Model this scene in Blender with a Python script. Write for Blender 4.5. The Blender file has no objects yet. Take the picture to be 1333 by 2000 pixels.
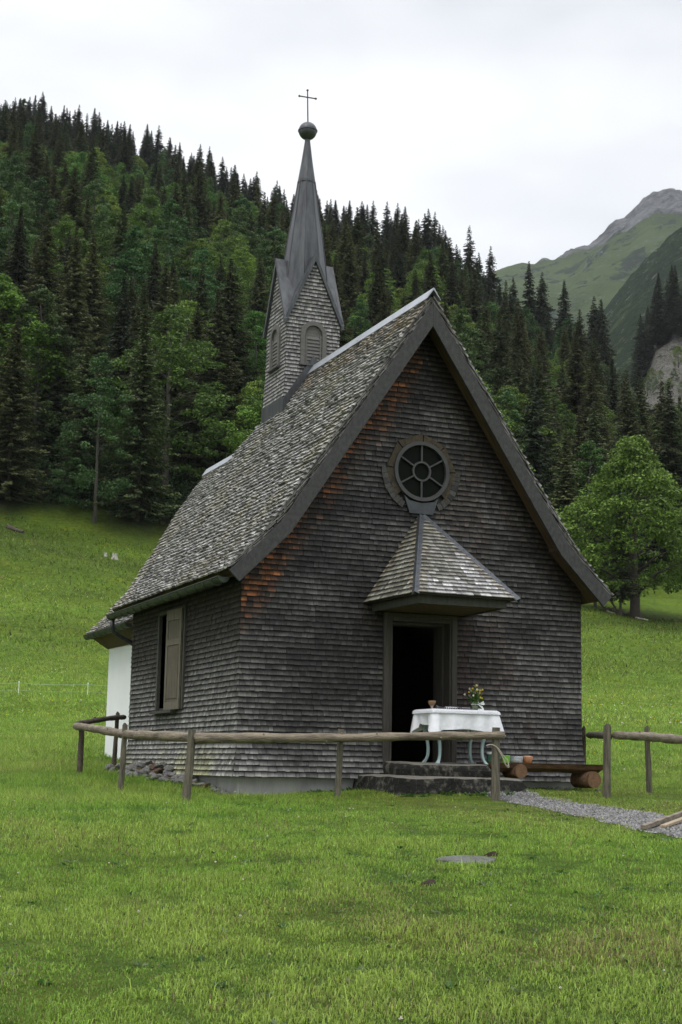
import bpy, math, random
import numpy as np
from mathutils import Vector, Matrix
R = math.radians
random.seed(7); rng = np.random.default_rng(7)
scn = bpy.context.scene

# ------------------------------------------------------------------ camera
CAM = np.array([-6.6648, -19.5126, 0.1375]); YAW = 0.39478; PITCH = 0.1703; ROLL = 0.0186; FPX = 2906.3
FW = np.array([math.sin(YAW), math.cos(YAW)]); RT = np.array([math.cos(YAW), -math.sin(YAW)])
_F = Vector((math.sin(YAW)*math.cos(PITCH), math.cos(YAW)*math.cos(PITCH), math.sin(PITCH)))
_R = Vector((math.cos(YAW), -math.sin(YAW), 0)); _U = _R.cross(_F)
_R2 = math.cos(ROLL)*_R + math.sin(ROLL)*_U; _U2 = -math.sin(ROLL)*_R + math.cos(ROLL)*_U
cam = bpy.data.objects.new('camera', bpy.data.cameras.new('camera')); scn.collection.objects.link(cam)
m = Matrix.Identity(4)
for i in range(3):
    m[i][0] = _R2[i]; m[i][1] = _U2[i]; m[i][2] = -_F[i]; m[i][3] = CAM[i]
cam.matrix_world = m
cam.data.sensor_fit = 'VERTICAL'; cam.data.sensor_height = 36; cam.data.lens = 36*FPX/2000
cam.data.clip_start = 0.1; cam.data.clip_end = 9000
scn.camera = cam

# ------------------------------------------------------------------ sky and light
SUN_EL, SUN_AZ = R(58), R(232)          # azimuth from +Y clockwise
world = bpy.data.worlds.new('World'); scn.world = world; world.use_nodes = True
nt = world.node_tree; nt.nodes.clear()
N = lambda t: nt.nodes.new(t)
out = N('ShaderNodeOutputWorld'); mix = N('ShaderNodeMixShader'); mix.inputs[0].default_value = 0.92
sky = N('ShaderNodeTexSky'); sky.sky_type = 'NISHITA'; sky.sun_disc = False
sky.sun_elevation = SUN_EL; sky.sun_rotation = SUN_AZ
b1 = N('ShaderNodeBackground'); b1.inputs[1].default_value = 0.1
b2 = N('ShaderNodeBackground'); b2.inputs[1].default_value = 1.0
tc = N('ShaderNodeTexCoord'); mp = N('ShaderNodeMapping'); mp.inputs['Scale'].default_value = (1.6, 1.6, 4.2)
nz = N('ShaderNodeTexNoise'); nz.inputs['Scale'].default_value = 1.5; nz.inputs['Detail'].default_value = 4
nz.inputs['Roughness'].default_value = 0.5
cr = N('ShaderNodeValToRGB'); cr.color_ramp.elements[0].position = 0.36; cr.color_ramp.elements[1].position = 0.56
cr.color_ramp.elements[0].color = (0.56, 0.585, 0.625, 1); cr.color_ramp.elements[1].color = (0.80, 0.805, 0.815, 1)
sep = N('ShaderNodeSeparateXYZ'); mr = N('ShaderNodeMapRange')
mr.inputs[1].default_value = 0.5; mr.inputs[2].default_value = 1.0; mr.inputs[3].default_value = 1.0; mr.inputs[4].default_value = 3.0
vm = N('ShaderNodeVectorMath'); vm.operation = 'SCALE'
L = nt.links.new
L(tc.outputs['Generated'], mp.inputs[0]); L(mp.outputs[0], nz.inputs['Vector']); L(nz.outputs['Fac'], cr.inputs[0])
L(tc.outputs['Generated'], sep.inputs[0]); L(sep.outputs[2], mr.inputs[0])
L(cr.outputs[0], vm.inputs[0]); L(mr.outputs[0], vm.inputs['Scale']); L(vm.outputs[0], b2.inputs[0])
L(sky.outputs[0], b1.inputs[0]); L(b1.outputs[0], mix.inputs[1]); L(b2.outputs[0], mix.inputs[2]); L(mix.outputs[0], out.inputs[0])
sun = bpy.data.lights.new('sun', 'SUN'); sun.energy = 0.9; sun.angle = R(25); sun.color = (1, 0.96, 0.9)
so = bpy.data.objects.new('sun', sun); scn.collection.objects.link(so)
sd = Vector((math.sin(SUN_AZ)*math.cos(SUN_EL), math.cos(SUN_AZ)*math.cos(SUN_EL), math.sin(SUN_EL)))
so.rotation_euler = (-sd).to_track_quat('-Z', 'Y').to_euler()
scn.view_settings.view_transform = 'Standard'; scn.view_settings.look = 'None'
scn.view_settings.exposure = 0.5; scn.view_settings.gamma = 1

# ------------------------------------------------------------------ helpers
C = scn.collection
def tag(o, label=None, cat=None, group=None, kind=None):
    if label: o['label'] = label
    if cat: o['category'] = cat
    if group: o['group'] = group
    if kind: o['kind'] = kind
    return o
def empty(name, loc=(0, 0, 0), label=None, cat=None, group=None):
    o = bpy.data.objects.new(name, None); C.objects.link(o); o.location = loc
    return tag(o, label, cat, group)
class MB:
    def __init__(s): s.v = []; s.f = []; s.m = []; s.uv = []; s.tone = []; s.at = False
    def add(s, vs, fs, mi=0, uv=None, tone=None):
        n = len(s.v); s.v += [tuple(map(float, q)) for q in vs]
        s.f += [tuple(i+n for i in f) for f in fs]; s.m += [mi]*len(fs)
        if uv is not None or tone is not None: s.at = True
        s.uv += list(uv) if uv is not None else [(q[0]+q[1], q[2], 0.5) for q in vs]
        s.tone += [tuple(tone)+(1,)]*len(vs) if tone is not None else [(0.1, 0.1, 0.1, 1)]*len(vs)
    def box(s, a, b, mi=0, M=None):
        x0, y0, z0 = a; x1, y1, z1 = b
        vs = [(x0,y0,z0),(x1,y0,z0),(x1,y1,z0),(x0,y1,z0),(x0,y0,z1),(x1,y0,z1),(x1,y1,z1),(x0,y1,z1)]
        if M is not None: vs = [tuple(M @ Vector(q)) for q in vs]
        s.add(vs, [(0,3,2,1),(4,5,6,7),(0,1,5,4),(1,2,6,5),(2,3,7,6),(3,0,4,7)], mi)
    def prism(s, poly, d, mi=0):            # poly: 3-D points in a plane, d: extrusion vector
        n = len(poly); a = [Vector(q) for q in poly]; b = [q+Vector(d) for q in a]
        s.add(a+b, [tuple(range(n))[::-1], tuple(range(n, 2*n))]+[(i, (i+1) % n, (i+1) % n+n, i+n) for i in range(n)], mi)
    def tube(s, pts, rad, seg=10, mi=0, cap=True, jit=0.0):
        pts = [Vector(q) for q in pts]; n = len(pts)
        if not hasattr(rad, '__len__'): rad = [rad]*n
        base = len(s.v); up = None; vs = []
        for i, q in enumerate(pts):
            t = (pts[min(i+1, n-1)]-pts[max(i-1, 0)]).normalized()
            if up is None: up = t.orthogonal().normalized()
            up = (up - t*up.dot(t)).normalized(); sd_ = t.cross(up)
            for k in range(seg):
                a = 2*math.pi*k/seg; r = rad[i]*(1+random.uniform(-jit, jit))
                vs.append(q+(up*math.cos(a)+sd_*math.sin(a))*r)
        fs = [(i*seg+k, i*seg+(k+1) % seg, (i+1)*seg+(k+1) % seg, (i+1)*seg+k) for i in range(n-1) for k in range(seg)]
        if cap: fs += [tuple(range(seg))[::-1], tuple(range((n-1)*seg, n*seg))]
        s.add(vs, fs, mi)
    def lathe(s, prof, c, seg=20, mi=0):    # prof: (r, z)
        vs = [(c[0]+r*math.cos(2*math.pi*k/seg), c[1]+r*math.sin(2*math.pi*k/seg), c[2]+z) for r, z in prof for k in range(seg)]
        fs = [(i*seg+k, i*seg+(k+1) % seg, (i+1)*seg+(k+1) % seg, (i+1)*seg+k) for i in range(len(prof)-1) for k in range(seg)]
        s.add(vs, fs, mi)
    def build(s, name, mats, parent=None, smooth=False, bevel=0, loc=None):
        me = bpy.data.meshes.new(name); me.from_pydata(s.v, [], s.f)
        if not isinstance(mats, (list, tuple)): mats = [mats]
        for q in mats: me.materials.append(q)
        me.polygons.foreach_set('material_index', s.m)
        if s.at:
            a = me.attributes.new('suv', 'FLOAT_VECTOR', 'POINT'); a.data.foreach_set('vector', np.array(s.uv, 'f').ravel())
            a = me.attributes.new('tone', 'FLOAT_COLOR', 'POINT'); a.data.foreach_set('color', np.array(s.tone, 'f').ravel())
        if smooth: me.polygons.foreach_set('use_smooth', [True]*len(s.f))
        me.update(); o = bpy.data.objects.new(name, me); C.objects.link(o)
        if loc is not None:
            me.transform(Matrix.Translation(-Vector(loc))); o.location = loc
        if parent: o.parent = parent; 
        if parent and loc is None: o.matrix_parent_inverse = inv(parent)
        if bevel:
            b = o.modifiers.new('bevel', 'BEVEL'); b.width = bevel; b.segments = 2; b.limit_method = 'ANGLE'
        return o
def wmat(p):
    m_ = Matrix.Translation(p.location) @ p.rotation_euler.to_matrix().to_4x4()
    return wmat(p.parent) @ p.matrix_parent_inverse @ m_ if p.parent else m_
def inv(p): return wmat(p).inverted()
def np_mesh(name, V, F, mats, parent=None, col=None, smooth=False):
    V = np.asarray(V, 'f'); F = np.asarray(F, 'i'); k = F.shape[1]
    me = bpy.data.meshes.new(name); me.vertices.add(len(V)); me.vertices.foreach_set('co', V.ravel())
    me.loops.add(F.size); me.loops.foreach_set('vertex_index', F.ravel())
    me.polygons.add(len(F)); me.polygons.foreach_set('loop_start', np.arange(len(F), dtype='i')*k)
    if smooth: me.polygons.foreach_set('use_smooth', np.ones(len(F), bool))
    me.update(calc_edges=True)
    if col is not None:
        a = me.attributes.new('tone', 'FLOAT_COLOR', 'POINT'); c4 = np.ones((len(V), 4), 'f'); c4[:, :3] = col
        a.data.foreach_set('color', c4.ravel())
    if not isinstance(mats, (list, tuple)): mats = [mats]
    for q in mats: me.materials.append(q)
    o = bpy.data.objects.new(name, me); C.objects.link(o)
    if parent: o.parent = parent
    return o
def vnoise(x, y, seed=0):
    x = np.asarray(x, float); y = np.asarray(y, float)
    xi = np.floor(x).astype(np.int64); yi = np.floor(y).astype(np.int64); fx = x-xi; fy = y-yi
    fx = fx*fx*(3-2*fx); fy = fy*fy*(3-2*fy)
    def h(a, b):
        n = (a*374761393+b*668265263+seed*1274126177) & 0xffffffff
        n = ((n ^ (n >> 13))*1274126177) & 0xffffffff
        return ((n ^ (n >> 16)) & 0xffff)/65535.0
    return (h(xi, yi)*(1-fx)+h(xi+1, yi)*fx)*(1-fy)+(h(xi, yi+1)*(1-fx)+h(xi+1, yi+1)*fx)*fy
def fbm(x, y, o=4, seed=0):
    t = 0; a = 0.5
    for i in range(o): t = t+a*(vnoise(x, y, seed+i)-0.5); x = x*2.03+11; y = y*2.03+7; a *= 0.5
    return t

# ------------------------------------------------------------------ materials
def mat(name, col=(0.5, 0.5, 0.5), rough=0.8, metal=0.0, spec=0.4, bump=0.0, bscale=40, var=0.0, vscale=8, stretch=(1, 1, 1), col2=None, trans=0, alpha=1):
    M = bpy.data.materials.new(name); M.use_nodes = True; t = M.node_tree; p = t.nodes['Principled BSDF']
    p.inputs['Base Color'].default_value = (*col, 1); p.inputs['Roughness'].default_value = rough
    p.inputs['Metallic'].default_value = metal; p.inputs['Specular IOR Level'].default_value = spec
    if trans: p.inputs['Transmission Weight'].default_value = trans
    tc_ = t.nodes.new('ShaderNodeTexCoord'); mp_ = t.nodes.new('ShaderNodeMapping'); mp_.inputs['Scale'].default_value = stretch
    t.links.new(tc_.outputs['Object'], mp_.inputs[0])
    if var or col2:
        n = t.nodes.new('ShaderNodeTexNoise'); n.inputs['Scale'].default_value = vscale; n.inputs['Detail'].default_value = 6
        n.inputs['Roughness'].default_value = 0.65
        t.links.new(mp_.outputs[0], n.inputs['Vector']); r_ = t.nodes.new('ShaderNodeValToRGB')
        r_.color_ramp.elements[0].position = 0.32; r_.color_ramp.elements[1].position = 0.68
        c2 = col2 or tuple(c*(1+var) for c in col); c1 = tuple(c*(1-var) for c in col) if not col2 else col
        r_.color_ramp.elements[0].color = (*c1, 1); r_.color_ramp.elements[1].color = (*c2, 1)
        t.links.new(n.outputs['Fac'], r_.inputs[0]); t.links.new(r_.outputs[0], p.inputs['Base Color'])
    if bump:
        n2 = t.nodes.new('ShaderNodeTexNoise'); n2.inputs['Scale'].default_value = bscale; n2.inputs['Detail'].default_value = 5
        t.links.new(mp_.outputs[0], n2.inputs['Vector']); b_ = t.nodes.new('ShaderNodeBump')
        b_.inputs['Strength'].default_value = bump; b_.inputs['Distance'].default_value = 0.02
        t.links.new(n2.outputs['Fac'], b_.inputs['Height']); t.links.new(b_.outputs[0], p.inputs['Normal'])
    return M
def shingle_mat():
    M = bpy.data.materials.new('weathered_shingle'); M.use_nodes = True; t = M.node_tree; p = t.nodes['Principled BSDF']
    p.inputs['Roughness'].default_value = 0.72; p.inputs['Specular IOR Level'].default_value = 0.35
    n = lambda k: t.nodes.new(k); l = t.links.new
    au = n('ShaderNodeAttribute'); au.attribute_name = 'suv'; ac = n('ShaderNodeAttribute'); ac.attribute_name = 'tone'
    mpp = n('ShaderNodeMapping'); mpp.inputs['Scale'].default_value = (110, 9, 1); l(au.outputs['Vector'], mpp.inputs[0])
    gr = n('ShaderNodeTexNoise'); gr.inputs['Scale'].default_value = 1; gr.inputs['Detail'].default_value = 4; l(mpp.outputs[0], gr.inputs['Vector'])
    gm = n('ShaderNodeMapRange'); gm.inputs[1].default_value = 0.3; gm.inputs[2].default_value = 0.7; gm.inputs[3].default_value = 0.5; gm.inputs[4].default_value = 1.6
    l(gr.outputs['Fac'], gm.inputs[0])
    st = n('ShaderNodeTexNoise'); st.inputs['Scale'].default_value = 5; st.inputs['Detail'].default_value = 5
    mp2 = n('ShaderNodeMapping'); mp2.inputs['Scale'].default_value = (1, 0.45, 0); l(au.outputs['Vector'], mp2.inputs[0]); l(mp2.outputs[0], st.inputs['Vector'])
    sm = n('ShaderNodeMapRange'); sm.inputs[1].default_value = 0.35; sm.inputs[2].default_value = 0.65; sm.inputs[3].default_value = 0.6; sm.inputs[4].default_value = 1.4
    l(st.outputs['Fac'], sm.inputs[0])
    mu = n('ShaderNodeMath'); mu.operation = 'MULTIPLY'; l(gm.outputs[0], mu.inputs[0]); l(sm.outputs[0], mu.inputs[1])
    # top darkened: sheltered staining plus a painted shadow from the butt above
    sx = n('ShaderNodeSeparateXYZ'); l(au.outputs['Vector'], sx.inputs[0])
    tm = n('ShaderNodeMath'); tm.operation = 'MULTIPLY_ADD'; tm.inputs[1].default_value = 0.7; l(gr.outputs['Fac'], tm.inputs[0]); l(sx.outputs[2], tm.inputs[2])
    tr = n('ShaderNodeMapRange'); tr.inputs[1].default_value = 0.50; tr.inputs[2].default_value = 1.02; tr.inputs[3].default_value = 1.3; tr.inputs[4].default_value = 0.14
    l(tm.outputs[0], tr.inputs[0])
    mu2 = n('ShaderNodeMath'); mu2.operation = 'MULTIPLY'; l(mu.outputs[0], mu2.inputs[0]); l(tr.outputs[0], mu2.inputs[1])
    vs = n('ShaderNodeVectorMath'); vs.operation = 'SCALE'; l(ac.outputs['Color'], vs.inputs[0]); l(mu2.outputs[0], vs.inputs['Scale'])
    l(vs.outputs[0], p.inputs['Base Color'])
    b = n('ShaderNodeBump'); b.inputs['Strength'].default_value = 0.35; b.inputs['Distance'].default_value = 0.004
    l(gr.outputs['Fac'], b.inputs['Height']); l(b.outputs[0], p.inputs['Normal'])
    return M
def leaf_mat(name, trans=0.35, rough=0.6, isl=0.5, obj=0.25):
    M = bpy.data.materials.new(name); M.use_nodes = True; t = M.node_tree; t.nodes.clear()
    n = lambda k: t.nodes.new(k); l = t.links.new
    o = n('ShaderNodeOutputMaterial'); d = n('ShaderNodeBsdfPrincipled'); tr = n('ShaderNodeBsdfTranslucent'); mx = n('ShaderNodeMixShader')
    d.inputs['Roughness'].default_value = rough; d.inputs['Specular IOR Level'].default_value = 0.2
    mx.inputs[0].default_value = trans
    ac = n('ShaderNodeAttribute'); ac.attribute_name = 'tone'; g = n('ShaderNodeNewGeometry'); oi = n('ShaderNodeObjectInfo')
    m1 = n('ShaderNodeMapRange'); m1.inputs[3].default_value = 1-isl; m1.inputs[4].default_value = 1+isl; l(g.outputs['Random Per Island'], m1.inputs[0])
    m2 = n('ShaderNodeMapRange'); m2.inputs[3].default_value = 1-obj; m2.inputs[4].default_value = 1+obj; l(oi.outputs['Random'], m2.inputs[0])
    mm = n('ShaderNodeMath'); mm.operation = 'MULTIPLY'; l(m1.outputs[0], mm.inputs[0]); l(m2.outputs[0], mm.inputs[1])
    hs = n('ShaderNodeHueSaturation'); l(ac.outputs['Color'], hs.inputs['Color']); l(mm.outputs[0], hs.inputs['Value'])
    m3 = n('ShaderNodeMath'); m3.operation = 'MULTIPLY_ADD'; m3.inputs[1].default_value = 0.05; m3.inputs[2].default_value = 0.475; 
    fr = n('ShaderNodeMath'); fr.operation = 'FRACT'; fm = n('ShaderNodeMath'); fm.operation = 'MULTIPLY'; fm.inputs[1].default_value = 7.31
    l(oi.outputs['Random'], fm.inputs[0]); l(fm.outputs[0], fr.inputs[0]); l(fr.outputs[0], m3.inputs[0]); l(m3.outputs[0], hs.inputs['Hue'])
    l(hs.outputs[0], d.inputs['Base Color']); l(hs.outputs[0], tr.inputs['Color'])
    l(d.outputs[0], mx.inputs[1]); l(tr.outputs[0], mx.inputs[2]); l(mx.outputs[0], o.inputs[0])
    return M
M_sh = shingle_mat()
M_back = mat('dark_sheathing', (0.025, 0.02, 0.016), 0.9)
M_board = mat('weathered_board', (0.075, 0.074, 0.074), 0.75, var=0.35, vscale=3, stretch=(14, 3, 1.5), bump=0.3, bscale=12)
M_barge = mat('barge_board', (0.026, 0.026, 0.027), 0.75, col2=(.058, .058, .058), vscale=3, stretch=(6, 3, 4), bump=0.3, bscale=12)
M_soffit = mat('brown_board', (0.07, 0.045, 0.02), 0.8, var=0.5, vscale=3, stretch=(1, 8, 1), bump=0.3, bscale=20)
M_zinc = mat('zinc_cap', (0.36, 0.38, 0.41), 0.5, metal=0.5, var=0.15, vscale=3, bump=0.08, bscale=9)
M_dmetal = mat('dark_sheet_metal', (0.032, 0.034, 0.040), 0.42, metal=0.35, spec=0.5, col2=(.085, .09, .095), vscale=2.5, stretch=(4, 4, 0.5), bump=0.1, bscale=8)
M_hip = mat('grey_sheet_metal', (0.06, 0.066, 0.074), 0.5, metal=0.4, var=0.25, vscale=5)
M_gutter = mat('gutter_metal', (0.035, 0.045, 0.038), 0.5, metal=0.2, var=0.3, vscale=6)
M_plaster = mat('white_plaster', (0.78, 0.80, 0.80), 0.9, var=0.04, vscale=1.5, bump=0.15, bscale=25)
M_conc = mat('pale_concrete', (0.36, 0.36, 0.345), 0.9, var=0.25, vscale=2.2, stretch=(1, 1, 0.5), bump=0.35, bscale=30)
M_step = mat('mossy_step_stone', (0.008, 0.008, 0.006), 0.95, col2=(0.065, 0.062, 0.048), vscale=9, bump=1.0, bscale=22)
_r = [n_ for n_ in M_step.node_tree.nodes if n_.type == 'VALTORGB'][0]; _r.color_ramp.elements[0].position = .50; _r.color_ramp.elements[1].position = .70; _r.color_ramp.elements[1].color = (.12, .115, .09, 1)
M_steptop = mat('worn_step_top', (0.14, 0.13, 0.11), 0.9, var=0.25, vscale=9, bump=0.5, bscale=30)
M_inner = mat('interior_wall', (.16, .14, .11), .9)
M_dark = mat('interior_dark', (0.03, 0.025, 0.02), 0.9)
M_floor = mat('interior_boards', (0.07, 0.05, 0.035), 0.8, var=0.3, vscale=3, stretch=(6, 1, 1))
M_frame = mat('door_frame_wood', (0.045, 0.04, 0.033), 0.7, var=0.35, vscale=3, stretch=(14, 14, 1), bump=0.3, bscale=14)
M_greenwood = mat('green_grey_wood', (0.05, 0.05, 0.042), 0.8, var=0.3, vscale=3, stretch=(6, 6, 1.5), bump=0.3, bscale=16)
M_trim = mat('window_trim_wood', (0.02, 0.018, 0.015), 0.8, col2=(0.075, 0.055, 0.03), vscale=5, stretch=(3, 3, 3), bump=0.3, bscale=18)
M_wframe = mat('window_frame_paint', (0.05, 0.05, 0.051), 0.6, var=0.2, vscale=9)
M_glass = mat('dark_glass', (0.006, 0.008, 0.006), 0.35, spec=0.04)
M_shut = mat('shutter_wood', (0.085, 0.07, 0.045), 0.75, col2=(0.16, 0.145, 0.115), vscale=4, stretch=(8, 8, 1), bump=0.4, bscale=14)
M_shutp = mat('shutter_panel', (0.06, 0.057, 0.052), 0.75, col2=(0.13, 0.105, 0.065), vscale=4, stretch=(12, 12, 1), bump=0.4, bscale=14)
M_louv = mat('louvre_paint', (0.11, 0.105, 0.10), 0.75, var=0.2, vscale=6, stretch=(1, 1, 5), bump=0.2)
M_rail = mat('fence_rail_wood', (0.075, 0.06, 0.042), 0.75, col2=(0.27, 0.225, 0.165), vscale=3.0, stretch=(1.2, 1.2, 6), bump=0.9, bscale=14)
M_post = mat('fence_post_wood', (0.05, 0.045, 0.032), 0.85, col2=(0.17, 0.15, 0.11), vscale=4, stretch=(9, 9, 1), bump=0.6, bscale=20)
M_dpost = mat('bark_post_wood', (0.035, 0.028, 0.02), 0.9, col2=(0.1, 0.08, 0.06), vscale=7, bump=0.8, bscale=25)
M_endgrain = mat('end_grain', (0.2, 0.11, 0.055), 0.8, col2=(0.1, 0.055, 0.03), vscale=14, bump=0.3)
M_log = mat('bench_log_wood', (0.035, 0.018, 0.011), 0.8, col2=(0.15, 0.08, 0.035), vscale=4, stretch=(1.2, 6, 6), bump=0.4, bscale=20)
M_benchtop = mat('bench_seat_wood', (0.3, 0.24, 0.16), 0.75, var=0.3, vscale=3, stretch=(1, 9, 9), bump=0.3, bscale=14)
M_cloth = mat('white_linen', (0.80, 0.81, 0.85), 0.9, bump=0.55, bscale=13, var=0.05, vscale=9)
M_lace = mat('white_lace', (0.74, 0.75, 0.79), 0.95, bump=0.8, bscale=90, var=0.12, vscale=60)
M_blue = mat('pale_blue_paint', (0.27, 0.36, 0.36), 0.5, var=0.08, vscale=12)
M_gravel = mat('gravel', (0.06, 0.06, 0.058), 0.95, col2=(0.18, 0.175, 0.17), vscale=45, bump=1.0, bscale=60)
M_stone = mat('rubble_stone', (0.075, 0.072, 0.07), 0.9, col2=(0.24, 0.235, 0.225), vscale=3.5, bump=0.6, bscale=22)
M_bstone = mat('brown_rubble', (0.12, 0.065, 0.035), 0.9, col2=(0.06, 0.045, 0.035), vscale=6, bump=0.6, bscale=22)
M_iron = mat('wrought_iron', (0.06, 0.06, 0.06), 0.6, metal=0.5, var=0.3)
M_black = mat('black_wood', (0.012, 0.012, 0.013), 0.3, spec=0.5)
M_silver = mat('silver_keys', (0.7, 0.7, 0.72), 0.25, metal=1.0)
M_barks = mat('spruce_bark', (0.06, 0.048, 0.038), 0.95, var=0.3, vscale=3)
M_barkp = mat('pale_bark', (0.055, 0.05, 0.042), 0.95, var=0.4, vscale=2, stretch=(1, 1, .3))
M_leaf = leaf_mat('foliage', 0.3, 0.6, 0.45, 0.3)
M_grass = leaf_mat('grass_blade', 0.45, 0.5, 0.3, 0.0)

def ground_mat():
    M = bpy.data.materials.new('meadow_ground'); M.use_nodes = True; t = M.node_tree; p = t.nodes['Principled BSDF']
    p.inputs['Roughness'].default_value = 0.95; p.inputs['Specular IOR Level'].default_value = 0.1
    n = lambda k: t.nodes.new(k); l = t.links.new
    ac = n('ShaderNodeAttribute'); ac.attribute_name = 'tone'
    tc_ = n('ShaderNodeTexCoord')
    def noise(sc, lo, hi, a=0.35, b=0.65, d=6, rg=0.6, st=(1, 1, 1)):
        q = n('ShaderNodeTexNoise'); q.inputs['Scale'].default_value = sc; q.inputs['Detail'].default_value = d; q.inputs['Roughness'].default_value = rg
        mm = n('ShaderNodeMapping'); mm.inputs['Scale'].default_value = st; l(tc_.outputs['Object'], mm.inputs[0]); l(mm.outputs[0], q.inputs['Vector'])
        r = n('ShaderNodeMapRange'); r.inputs[1].default_value = a; r.inputs[2].default_value = b; r.inputs[3].default_value = lo; r.inputs[4].default_value = hi
        l(q.outputs['Fac'], r.inputs[0]); return q, r
    q1, r1 = noise(0.12, 0.75, 1.25); q2, r2 = noise(2.2, 0.6, 1.4, d=10, rg=0.75)
    a = n('ShaderNodeMath'); a.operation = 'MULTIPLY'; l(r1.outputs[0], a.inputs[0]); l(r2.outputs[0], a.inputs[1])
    vs = n('ShaderNodeVectorMath'); vs.operation = 'SCALE'; l(ac.outputs['Color'], vs.inputs[0]); l(a.outputs[0], vs.inputs['Scale'])
    # yellow-green drift
    q3, r3 = noise(0.35, 0, 1, 0.45, 0.7)
    mx = n('ShaderNodeMix'); mx.data_type = 'RGBA'; mx.blend_type = 'MULTIPLY'; mx.inputs[7].default_value = (1.35, 1.12, 0.8, 1)
    l(r3.outputs[0], mx.inputs[0]); l(vs.outputs[0], mx.inputs[6]); l(mx.outputs[2], p.inputs['Base Color'])
    b = n('ShaderNodeBump'); b.inputs['Strength'].default_value = 0.9; b.inputs['Distance'].default_value = 0.25
    q4, r4 = noise(3.0, 0, 1, d=12, rg=0.8); l(q4.outputs['Fac'], b.inputs['Height']); l(b.outputs[0], p.inputs['Normal'])
    return M
M_ground = ground_mat()

# ------------------------------------------------------------------ terrain
KS = [(-400, -6), (-50, -3), (0, -1.55), (8, -1.0), (14, -.55), (18, -.33), (20.7, -.22), (24, -.05), (28, .2), (36, .75)]
def el_of(u, y):
    return PITCH+np.arctan((1000-(y-.0186*(u-666)))/FPX)
CR_U = [-900, -300, 0, 100, 200, 300, 380, 450, 540, 640, 740, 850, 900, 960, 1040, 1110, 1170, 1230, 1290, 1333, 1450, 1800]
CR_Y = [0, 110, 186, 209, 232, 262, 286, 333, 362, 385, 398, 425, 480, 535, 572, 606, 640, 712, 780, 830, 900, 1000]
CR_D = [600, 560, 540, 540, 540, 535, 520, 505, 500, 490, 470, 450, 430, 420, 400, 385, 365, 345, 325, 310, 290, 260]
FT_U = [-900, 0, 150, 300, 500, 1000, 1150, 1333, 1800]
FT_Y = [960, 1005, 1030, 1055, 1075, 1135, 1150, 1135, 1150]
FT_D = [140, 150, 152, 154, 158, 165, 172, 190, 190]
def terr(s, l):
    s = np.asarray(s, float); l = np.asarray(l, float)
    u = 666+FPX*l/np.maximum(s, 5); u = np.clip(u, -900, 1800)
    s0 = np.interp(s, [k[0] for k in KS], [k[1] for k in KS])
    d1 = np.interp(u, FT_U, FT_D); z1 = CAM[2]+d1*np.tan(el_of(u, np.interp(u, FT_U, FT_Y)))
    d2 = np.interp(u, CR_U, CR_D); y2 = np.interp(u, CR_U, CR_Y)+20*FPX/d2; z2 = CAM[2]+d2*np.tan(el_of(u, y2))
    k = (z1-.75-(d1-36)*.055)/(d1-36)**2
    zm = .75+(s-36)*.055+k*(s-36)**2
    t = np.clip((s-d1)/(d2-d1), 0, 1); zf = z1+(z2-z1)*(t**0.93)
    tb = np.maximum(s-d2, 0); zb = z2-0.25*tb
    z = np.where(s < 36, s0, np.where(s < d1, zm, np.where(s < d2, zf, zb)))
    z = z+np.where(s > 30, fbm(s/16, l/22, 4, 3)*np.clip((s-30)/60, 0, 1)*3.2, 0)
    z = z+fbm(s/3.1, l/3.1, 3, 9)*0.06*np.clip((s-1)/6, 0, 1)
    X = CAM[0]+s*FW[0]+l*RT[0]; Y = CAM[1]+s*FW[1]+l*RT[1]      # the ground rises a little to the door steps
    z = z+.12*np.exp(-((X-2.9)/1.9)**2-((Y+.9)/.8)**2)-.05*np.exp(-((X-.3)/1.3)**2-((Y+.1)/.7)**2)
    return z
def W2(s, l): return CAM[0]+s*FW[0]+l*RT[0], CAM[1]+s*FW[1]+l*RT[1]
def SL(x, y): return (x-CAM[0])*FW[0]+(y-CAM[1])*FW[1], (x-CAM[0])*RT[0]+(y-CAM[1])*RT[1]
def gz(x, y): s, l = SL(x, y); return float(terr(s, l))

# ground: one sheet (fine in front of the camera, coarse behind it)
ang = np.concatenate([np.linspace(-180, -40, 36, endpoint=False), np.linspace(-40, -18, 34, endpoint=False), np.linspace(-18, 18, 190, endpoint=False), np.linspace(18, 40, 34, endpoint=False), np.linspace(40, 180, 37)])
rad = np.concatenate([[0.3], np.geomspace(1.5, 60, 120), np.geomspace(61, 620, 170), np.geomspace(650, 2600, 24)])
A, Q = np.meshgrid(np.radians(ang), rad)
S_, L_ = Q*np.cos(A), Q*np.sin(A)
Z_ = terr(S_, L_)
Z_ = np.where(S_ < 0, -1.55+0.012*S_+fbm(S_/30, L_/30, 3, 5), Z_)
far = np.clip((Q-620)/400, 0, 1); Z_ = Z_*(1-far)+far*np.minimum(Z_, 20)
X_, Y_ = W2(S_, L_)
nr, na = A.shape
idx = np.arange(nr*na).reshape(nr, na)
F_ = np.stack([idx[:-1, :-1], idx[:-1, 1:], idx[1:, 1:], idx[1:, :-1]], -1).reshape(-1, 4)
U_ = 666+FPX*L_/np.maximum(S_, 5)
d1_ = np.interp(np.clip(U_, -900, 1800), FT_U, FT_D)
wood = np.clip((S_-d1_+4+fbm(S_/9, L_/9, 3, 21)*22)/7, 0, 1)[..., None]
near = np.clip((S_-24)/30, 0, 1)[..., None]
gcol = (1-near)*np.array([.105, .160, .026])+near*np.array([.110, .180, .022])
dk = (np.clip((S_-60)/80, 0, 1)*0.5*(1+.6*np.clip(fbm(S_/14, L_/20, 3, 61)*3, -1, 1)))[..., None]; gcol = gcol*(1-dk)
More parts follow.
